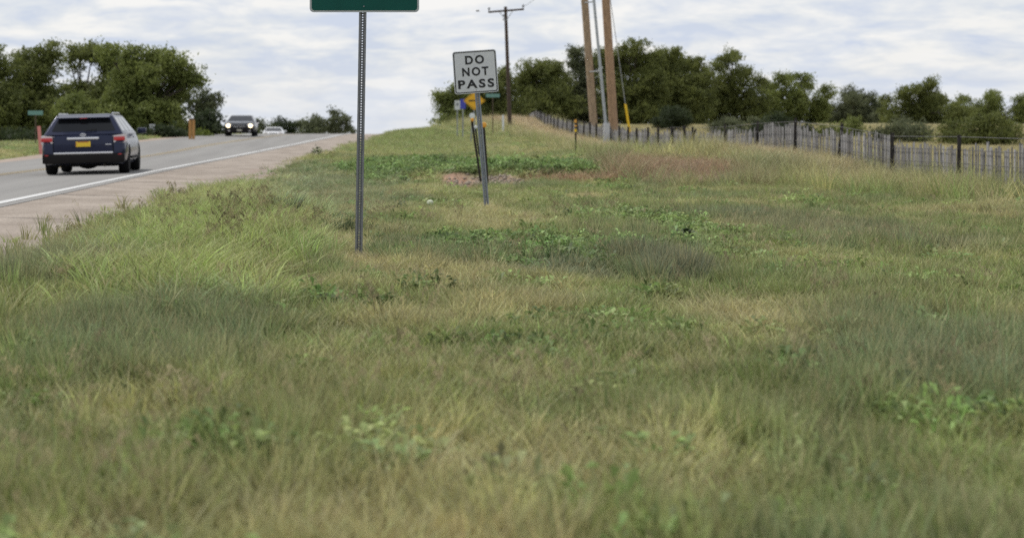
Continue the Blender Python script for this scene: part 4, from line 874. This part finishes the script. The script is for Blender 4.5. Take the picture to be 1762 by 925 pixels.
for a_ in (('tree', 'dark spreading tree standing right behind the field fence beyond the juniper', 190, (1265, .24), ragged(1196, 1312, 96, 216, 6, 61), 'olive', 48),
           ('tree', 'shorter lighter green tree right of the dark spreading tree', 196, (1368, .2), ragged(1312, 1425, 122, 217, 6, 62), 'green', 49),
           ('tree', 'low grey green tree with a ragged top, far right in the field', 215, (1470, .16), ragged(1415, 1530, 150, 218, 6, 63), 'grey', 50),
           ('tree', 'dark uneven tree second from the right end of the field', 205, (1580, .18), ragged(1525, 1645, 142, 218, 6, 64), 'olive', 51),
           ('tree', 'low green tree at the far right end of the field', 220, (1705, .16), ragged(1640, 1775, 160, 218, 7, 65), 'green', 52)):
    NT += tree(a_[0], a_[1], a_[2], a_[3], a_[4], a_[5], RG, seed=a_[6])
for lab_, y_, px_, w_, t_, b_, lf_, sd_ in (
    ('low grey green bush just behind the fence, nearest to the dark juniper', 118, 1262, 30, 200, 230, 'grey', 71),
    ('wide dark bush behind the fence below the dark spreading tree', 104, 1345, 42, 200, 236, 'dark', 72),
    ('low green bush behind the fence below the ragged grey green tree', 110, 1456, 34, 206, 234, 'green', 73),
    ('grey bush behind the fence, second from the right end', 92, 1560, 46, 204, 242, 'grey', 74),
    ('large olive bush behind the fence at the far right', 86, 1698, 58, 198, 248, 'olive', 75)):
    NT += tree('bush', lab_, y_, (px_, .05), ragged(px_-w_, px_+w_, t_, b_, 4, sd_), lf_, 'bushes behind the fence', seed=sd_, cat='bush', clump=.32, size=.12, depth=.6)
print('leaves', NT)

# ------------------------------------------------------------------ cars
def loft(bm, secs):
    rings = []
    for y, prof in secs:
        full = [(x, z) for x, z in prof] + [(-x, z) for x, z in prof[::-1] if x > 1e-6]
        rings.append([bm.verts.new((x, y, z)) for x, z in full])
    n = len(rings[0])
    for i in range(len(rings)-1):
        for k in range(n): bm.faces.new((rings[i][k], rings[i][(k+1) % n], rings[i+1][(k+1) % n], rings[i+1][k]))
    bm.faces.new(rings[0][::-1]); bm.faces.new(rings[-1]); bmesh.ops.recalc_face_normals(bm, faces=bm.faces[:])
def sec(y, w, zb, zt, crown=.02, tuck=.12):
    h = zt-zb
    return (y, [(0, zb), (w*(1-tuck), zb), (w*.965, zb+h*.12), (w, zb+h*.36), (w*.995, zb+h*.60), (w*.965, zb+h*.84), (w*.915, zt-.015), (w*.82, zt), (0, zt+crown)])
def quadpt(c, u, v): return c[0].lerp(c[1], u).lerp(c[3].lerp(c[2], u), v)
def pane(bm, c, poly, off, th=.006):
    nrm = (c[1]-c[0]).cross(c[3]-c[0]).normalized(); a = [bm.verts.new(quadpt(c, u, v)+nrm*off) for u, v in poly]; b = [bm.verts.new(quadpt(c, u, v)+nrm*(off-th-.02)) for u, v in poly]
    bm.faces.new(a); n = len(a)
    for k in range(n): bm.faces.new((a[k], b[k], b[(k+1) % n], a[(k+1) % n]))
    bm.faces.new(b[::-1]); bmesh.ops.recalc_face_normals(bm, faces=bm.faces[:])
def rpoly(u0, u1, v0, v1, r=.06, n=3):
    p = []
    for cx, cy, a0 in ((u1-r, v1-r, 0), (u0+r, v1-r, 90), (u0+r, v0+r, 180), (u1-r, v0+r, 270)):
        for k in range(n+1): a = R(a0+90*k/n); p.append((cx+r*math.cos(a), cy+r*math.sin(a)))
    return p
def bx(name, parent, mt, c, s, bev=0, rot=None):
    bm = bmesh.new(); add_box(bm, c, s, rot, bev); return obj(name, bm, mt, parent, 35)
def car(name, label, loc, yaw, P):
    g = empty(name, loc, label, 'car', None, (P.get('pitch', 0), P.get('roll', 0), yaw)); W = P['W']/2; L = P['L']; zb = P['zb']; belt = P['belt']; H = P['H']; paint = P['paint']
    hood = P['hood']; y0, y1, y2, y3 = P['cab']; wr = P['wr']; ya, yf = P['axles']; nose = P.get('nose', .16)
    bm = bmesh.new()
    loft(bm, [sec(0, W*.90, zb+.12, belt-.16), sec(.05, W*.955, zb+.05, belt-.06), sec(.16, W*.985, zb+.01, belt), sec(.6, W, zb, belt), sec(1.6, W, zb, belt), sec(2.6, W, zb, belt), sec(y3-.15, W*.995, zb, belt-.005),
              sec(y3+.1, W*.99, zb, hood+.055), sec(L-.75, W*.985, zb, hood+.01), sec(L-.32, W*.96, zb+.02, hood-.04), sec(L-.1, W*.90, zb+.05, hood-.12), sec(L, W*.80, zb+.12, hood-.20)])
    body = obj('body', bm, paint, g, 32)
    # wheel arches
    bm = bmesh.new()
    for yy in (ya, yf):
        for s in (-1, 1):
            b2 = bmesh.new(); add_lathe(b2, [(wr*1.17, -.15), (wr*1.17, .15)], 'x', 24, (s*(W-.09), yy, wr)); me = bpy.data.meshes.new('cut'); b2.to_mesh(me); b2.free(); bm.from_mesh(me)
    me = bpy.data.meshes.new('cut'); bmesh.ops.recalc_face_normals(bm, faces=bm.faces[:]); bm.to_mesh(me); bm.free(); cut = bpy.data.objects.new('cut', me); COL.objects.link(cut); cut.parent = g
    md = body.modifiers.new('arch', 'BOOLEAN'); md.object = cut; md.operation = 'DIFFERENCE'; md.solver = 'EXACT'
    bpy.context.view_layer.update(); dg = bpy.context.evaluated_depsgraph_get(); nm = bpy.data.meshes.new_from_object(body.evaluated_get(dg)); body.modifiers.clear(); body.data = nm; bpy.data.objects.remove(cut)
    nm.polygons.foreach_set('use_smooth', [True]*len(nm.polygons)); nm.set_sharp_from_angle(angle=R(32))
    bx('underbody', g, M['plastic'], (0, L/2, zb+.03), (W*1.5, L*.86, .14), .02)
    # cabin
    wb, wt = W*.93, P['wt']; bm = bmesh.new()
    lo = [Vector((-wb, y0, belt-.03)), Vector((wb, y0, belt-.03)), Vector((wb, y3, belt-.03)), Vector((-wb, y3, belt-.03))]; hi = [Vector((-wt, y1, H-.03)), Vector((wt, y1, H-.03)), Vector((wt, y2, H-.03)), Vector((-wt, y2, H-.03))]
    cr = [Vector((p.x*.86, y1+(p.y-y1)*.9+.1*(y2-y1)*.5, H)) for p in hi]
    vs = [[bm.verts.new(p) for p in ring] for ring in (lo, hi, cr)]
    for a_, b_ in ((0, 1), (1, 2)):
        for k_ in range(4): bm.faces.new((vs[a_][k_], vs[a_][(k_+1) % 4], vs[b_][(k_+1) % 4], vs[b_][k_]))
    bm.faces.new(vs[0][::-1]); bm.faces.new(vs[2])
    bmesh.ops.bevel(bm, geom=[e for e in bm.edges if max(v.co.z for v in e.verts) > belt], offset=.035, segments=3, affect='EDGES', profile=.5)
    obj('cabin', bm, paint, g, 40)
    rear = [lo[0], lo[1], hi[1], hi[0]]; front = [lo[2], lo[3], hi[3], hi[2]]; rs = [lo[1], lo[2], hi[2], hi[1]]; ls = [lo[3], lo[0], hi[0], hi[3]]
    bm = bmesh.new(); pane(bm, rear, rpoly(.075, .925, P.get('rv0', .14), .80, .05), .004); obj('rear_window', bm, M['glass'], g)
    bm = bmesh.new(); pane(bm, front, rpoly(.05, .95, .10, .92, .05), .004); obj('windscreen', bm, M['glass'], g)
    for sd_ in (rs, ls):
        for (u0, u1) in ((.05, .30), (.33, .60), (.63, .90)):
            q = (u0, u1) if sd_ is rs else (1-u1, 1-u0); bm = bmesh.new(); pane(bm, sd_, rpoly(q[0], q[1], .16, .88, .035), .004); obj('side_window', bm, M['glass'], g)
    # wheels
    for yy in (ya, yf):
        for s in (-1, 1):
            tw = P.get('tw', .23); bm = bmesh.new(); c = (s*(W-.01-tw/2), yy, wr)
            add_lathe(bm, [(wr*.66, -tw/2), (wr*.92, -tw/2), (wr, -tw*.36), (wr, tw*.36), (wr*.92, tw/2), (wr*.66, tw/2)], 'x', 28); o = obj('wheel', bm, M['tyre'], g, 40); o.location = c
            bm = bmesh.new(); add_lathe(bm, [(wr*.67, -tw*.4), (wr*.67, tw*.44), (wr*.6, tw*.40), (wr*.2, tw*.47), (.02, tw*.47)] if s > 0 else [(.02, -tw*.47), (wr*.2, -tw*.47), (wr*.6, -tw*.40), (wr*.67, -tw*.44), (wr*.67, tw*.4)], 'x', 24); r_ = obj('rim', bm, M['rim'], o, 40)
    for s in (-1, 1):
        o = bx('mirror', g, P.get('mirror', paint), (s*(W+.10), y3-.42, belt+.03), (.21, .11, .13), .03)
        bx('door_handle', g, M['chrome'], (s*(W*.985), 1.55, belt-.11), (.03, .16, .025), .006); bx('door_handle', g, M['chrome'], (s*(W*.985), 2.55, belt-.11), (.03, .16, .025), .006)
        bx('side_trim', g, M['plastic'], (s*(W+.002), (ya+yf)/2, zb+.13), (.03, yf-ya-2.4*wr, .05), .008)
    return g
# the blue estate car driving away
SU = dict(W=1.87, L=4.75, zb=.21, belt=.91, H=1.325, paint=M['navy'], hood=.80, cab=(.06, .34, 2.75, 3.7), wr=.30, axles=(.93, 3.72), wt=.625, rv0=.17)
Ys_ = 42.5; xs_ = (144.5-600)/F*Ys_
zl = gz(xs_-.8, Ys_+.9); zr_ = gz(xs_+.8, Ys_+.9); zf_ = gz(xs_, Ys_+3.7); zc_ = (zl+zr_)/2
SU['roll'] = -math.atan2(zr_-zl, 1.6); SU['pitch'] = math.atan2(zf_-zc_, 2.8)
suv = car('suv', 'dark blue SUV with a yellow number plate driving away on the near lane', (xs_, Ys_, zc_-.9*math.tan(SU['pitch'])+.006), R(1.6), SU)
def suv_rear(g):
    # picture rows to heights on the rear of the car
    for s in (-1, 1):
        bm = bmesh.new(); w0 = .665; w1 = .935
        v = [(w0, -.012, .845), (w1-.03, .02, .875), (w1+.004, .16, .86), (w1+.006, .16, .70), (w1-.02, .015, .68), (w0, -.012, .695)]
        a_ = [bm.verts.new((s*x, y-.006, z)) for x, y, z in v]; b_ = [bm.verts.new((s*(x-.03), y+.06, z)) for x, y, z in v]; bm.faces.new(a_); bm.faces.new(b_[::-1])
        for k_ in range(6): bm.faces.new((a_[k_], b_[k_], b_[(k_+1) % 6], a_[(k_+1) % 6]))
        bmesh.ops.recalc_face_normals(bm, faces=bm.faces[:]); t = obj('tail_light', bm, M['clear_lens'], g, 30)
        bx('red_lens', t, M['red_lens'], (s*.795, -.014, .775), (.245, .03, .085), .01)
        bx('bumper_reflector', g, M['red_lens'], (s*.80, -.04, .435), (.08, .016, .02), .004)
        bm = bmesh.new(); add_tube(bm, [(s*.585, .6, 1.31), (s*.59, .72, 1.345), (s*.59, 2.3, 1.35), (s*.585, 2.5, 1.31)], .018, 8); obj('roof_rail', bm, M['rim'], g, 50)
    bx('rear_bumper', g, M['bumper'], (0, .04, .355), (1.80, .17, .21), .035)
    bx('tailgate', g, M['navy'], (0, .01, .66), (1.30, .05, .34), .02)
    bx('chrome_strip', g, M['chrome'], (0, -.022, .475), (1.30, .03, .042), .01)
    bx('handle_bar', g, M['chrome'], (0, -.03, .795), (.70, .04, .055), .014)
    bx('plate_recess', g, M['navy'], (0, -.016, .67), (.50, .02, .17), .008)
    p = bx('number_plate', g, M['plate_yellow'], (0, -.032, .67), (.325, .012, .118), .004)
    bx('plate_print', p, M['plate_red'], (0, -.0392, .716), (.24, .003, .016)); bx('plate_print', p, M['plate_red'], (-.152, -.0392, .67), (.012, .003, .09))
    bm = bmesh.new(); frame_ring(bm, [(math.cos(R(a))*.065, math.sin(R(a))*.034) for a in range(0, 360, 20)], [(math.cos(R(a))*.05, math.sin(R(a))*.022) for a in range(0, 360, 20)], -.022, -.012)
    frame_ring(bm, [(math.cos(R(a))*.022, math.sin(R(a))*.030) for a in range(0, 360, 20)], [(math.cos(R(a))*.012, math.sin(R(a))*.020) for a in range(0, 360, 20)], -.0235, -.012); o = obj('emblem', bm, M['chrome'], g); o.location = (0, 0, .872)
    for s in (-1, 1): bx('panel_gap', g, M['plastic'], (s*.658, -.0165, .68), (.012, .006, .37))
    bx('nameplate', g, M['chrome'], (.55, -.018, .655), (.13, .008, .016), .002)
    bm = bmesh.new(); v = [[bm.verts.new(p) for p in r_] for r_ in (((-.58, .17, 1.238), (.58, .17, 1.238), (.58, .17, 1.252), (-.58, .17, 1.252)), ((-.57, .52, 1.27), (.57, .52, 1.27), (.55, .52, 1.333), (-.55, .52, 1.333)))]
    for k_ in range(4): bm.faces.new((v[0][k_], v[0][(k_+1) % 4], v[1][(k_+1) % 4], v[1][k_]))
    bm.faces.new(v[0][::-1]); bm.faces.new(v[1]); bmesh.ops.recalc_face_normals(bm, faces=bm.faces[:]); bmesh.ops.bevel(bm, geom=bm.edges[:], offset=.006, segments=2, affect='EDGES'); obj('spoiler', bm, M['navy'], g, 40)
    bx('brake_lamp', g, M['red_lens'], (0, .165, 1.236), (.16, .012, .012), .002)
    bm = bmesh.new(); add_tube(bm, [(.02, .075, .955), (.30, .085, .985)], .010, 5); obj('wiper', bm, M['plastic'], g)
    bm = bmesh.new(); add_tube(bm, [(.45, .05, .2), (.45, .5, .21)], .035, 10); obj('exhaust', bm, M['dark_post'], g, 40)
    bm = bmesh.new(); add_lathe(bm, [(.02, -.30), (.10, -.14), (.13, 0), (.10, .14), (.02, .30)], 'x', 12, (0, .95, .23)); obj('axle_housing', bm, M['plastic'], g, 50)
    bx('grille', g, M['plastic'], (0, 4.74, .56), (.9, .05, .14), .02); 
    for s in (-1, 1): bx('headlight', g, M['clear_lens'], (s*.66, 4.61, .64), (.34, .14, .12), .03, Euler((0, 0, -s*.4)))
suv_rear(suv)
# oncoming dark car with lit headlights
SD = dict(W=1.86, L=4.6, zb=.22, belt=.88, H=1.27, paint=M['blackpaint'], hood=.82, cab=(.12, .5, 2.55, 3.55), wr=.29, axles=(.95, 3.65), wt=.64)
Yd = 117.0; xd = (405-600)/F*Yd; yaw_d = math.atan2(float(XR(122)-XR(112)), 10)
SD['roll'] = 0; 
def at_nose(P, x, y, yaw): L = P['L']; return (x+math.sin(yaw)*L*1.0, y+math.cos(yaw)*L, 0)
nx, ny, _ = at_nose(SD, xd, Yd, yaw_d)
SD['pitch'] = -math.atan2(gz(nx, ny)-gz(xd, Yd+.9), 3.7)
dark = car('oncoming_car', 'dark oncoming car with both headlights lit in the far lane', (nx, ny, gz(nx, ny)+.006), R(180)-yaw_d+R(3), SD)
def front_bits(g, P, lit, hoodmat=None, plate='plate_pale'):
    L = P['L']; h = P['hood']
    bx('front_bumper', g, M['bumper'], (0, L-.06, .37), (1.74, .22, .24), .04); gr = bx('grille', g, M['plastic'], (0, L+.0, .60), (.78, .06, .17), .02)
    for z in (.57, .63): bx('grille_bar', gr, M['chrome'], (0, L+.035, z), (.74, .012, .014))
    for s in (-1, 1):
        hl = bx('headlight', g, M['clear_lens'], (s*.66, L-.07, .645), (.36, .16, .15), .03, Euler((0, 0, -s*.35)))
        bm = bmesh.new(); add_lathe(bm, [(.135, 0), (.12, .03), (.04, .045)], 'y', 18); o = obj('lamp', bm, M['headlight'] if lit else M['clear_lens'], hl, 40); o.location = (s*.66, L+.015, .645); o.scale = (1, 1, .85)
        bx('fog_lamp', g, M['clear_lens'], (s*.62, L+.045, .34), (.12, .03, .06), .01)
    bx('number_plate', g, M[plate], (0, L+.06, .37), (.31, .012, .11), .004)
    if hoodmat:
        bm = bmesh.new(); y3 = P['cab'][3]; W = P['W']/2
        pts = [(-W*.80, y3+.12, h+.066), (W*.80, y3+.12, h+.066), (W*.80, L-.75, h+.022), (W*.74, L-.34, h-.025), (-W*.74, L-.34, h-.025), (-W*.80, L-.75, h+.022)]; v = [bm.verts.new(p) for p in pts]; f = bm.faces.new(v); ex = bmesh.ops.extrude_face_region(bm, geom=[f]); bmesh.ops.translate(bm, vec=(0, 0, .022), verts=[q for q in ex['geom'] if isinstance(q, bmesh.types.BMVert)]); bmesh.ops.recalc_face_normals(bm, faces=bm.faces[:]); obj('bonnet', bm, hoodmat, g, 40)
    for s in (-1, 1): bx('tail_light', g, M['red_lens'], (s*.80, .01, .74), (.18, .06, .14), .02)
front_bits(dark, SD, True, M['sky_sheen'])
SW = dict(W=2.0, L=4.7, zb=.22, belt=.82, H=1.22, paint=M['whitepaint'], hood=.76, cab=(.35, .9, 2.4, 3.6), wr=.29, axles=(.95, 3.7), wt=.66)
Yw = 175.0; xw = (463.5-600)/F*Yw; yw_ = math.atan2(float(XR(180)-XR(170)), 10); zt_ = at(463, 218.5, Yw).z
nx2, ny2 = xw+math.sin(yw_)*4.7, Yw+math.cos(yw_)*4.7
white = car('white_car', 'white oncoming car half hidden behind the crest of the road', (nx2, ny2, max(gz(nx2, ny2), gz(xw, Yw))+.006), R(180)-yw_+R(4), SW)
front_bits(white, SW, False)
print('white car top', white.location.z+1.22, 'wanted', zt_)
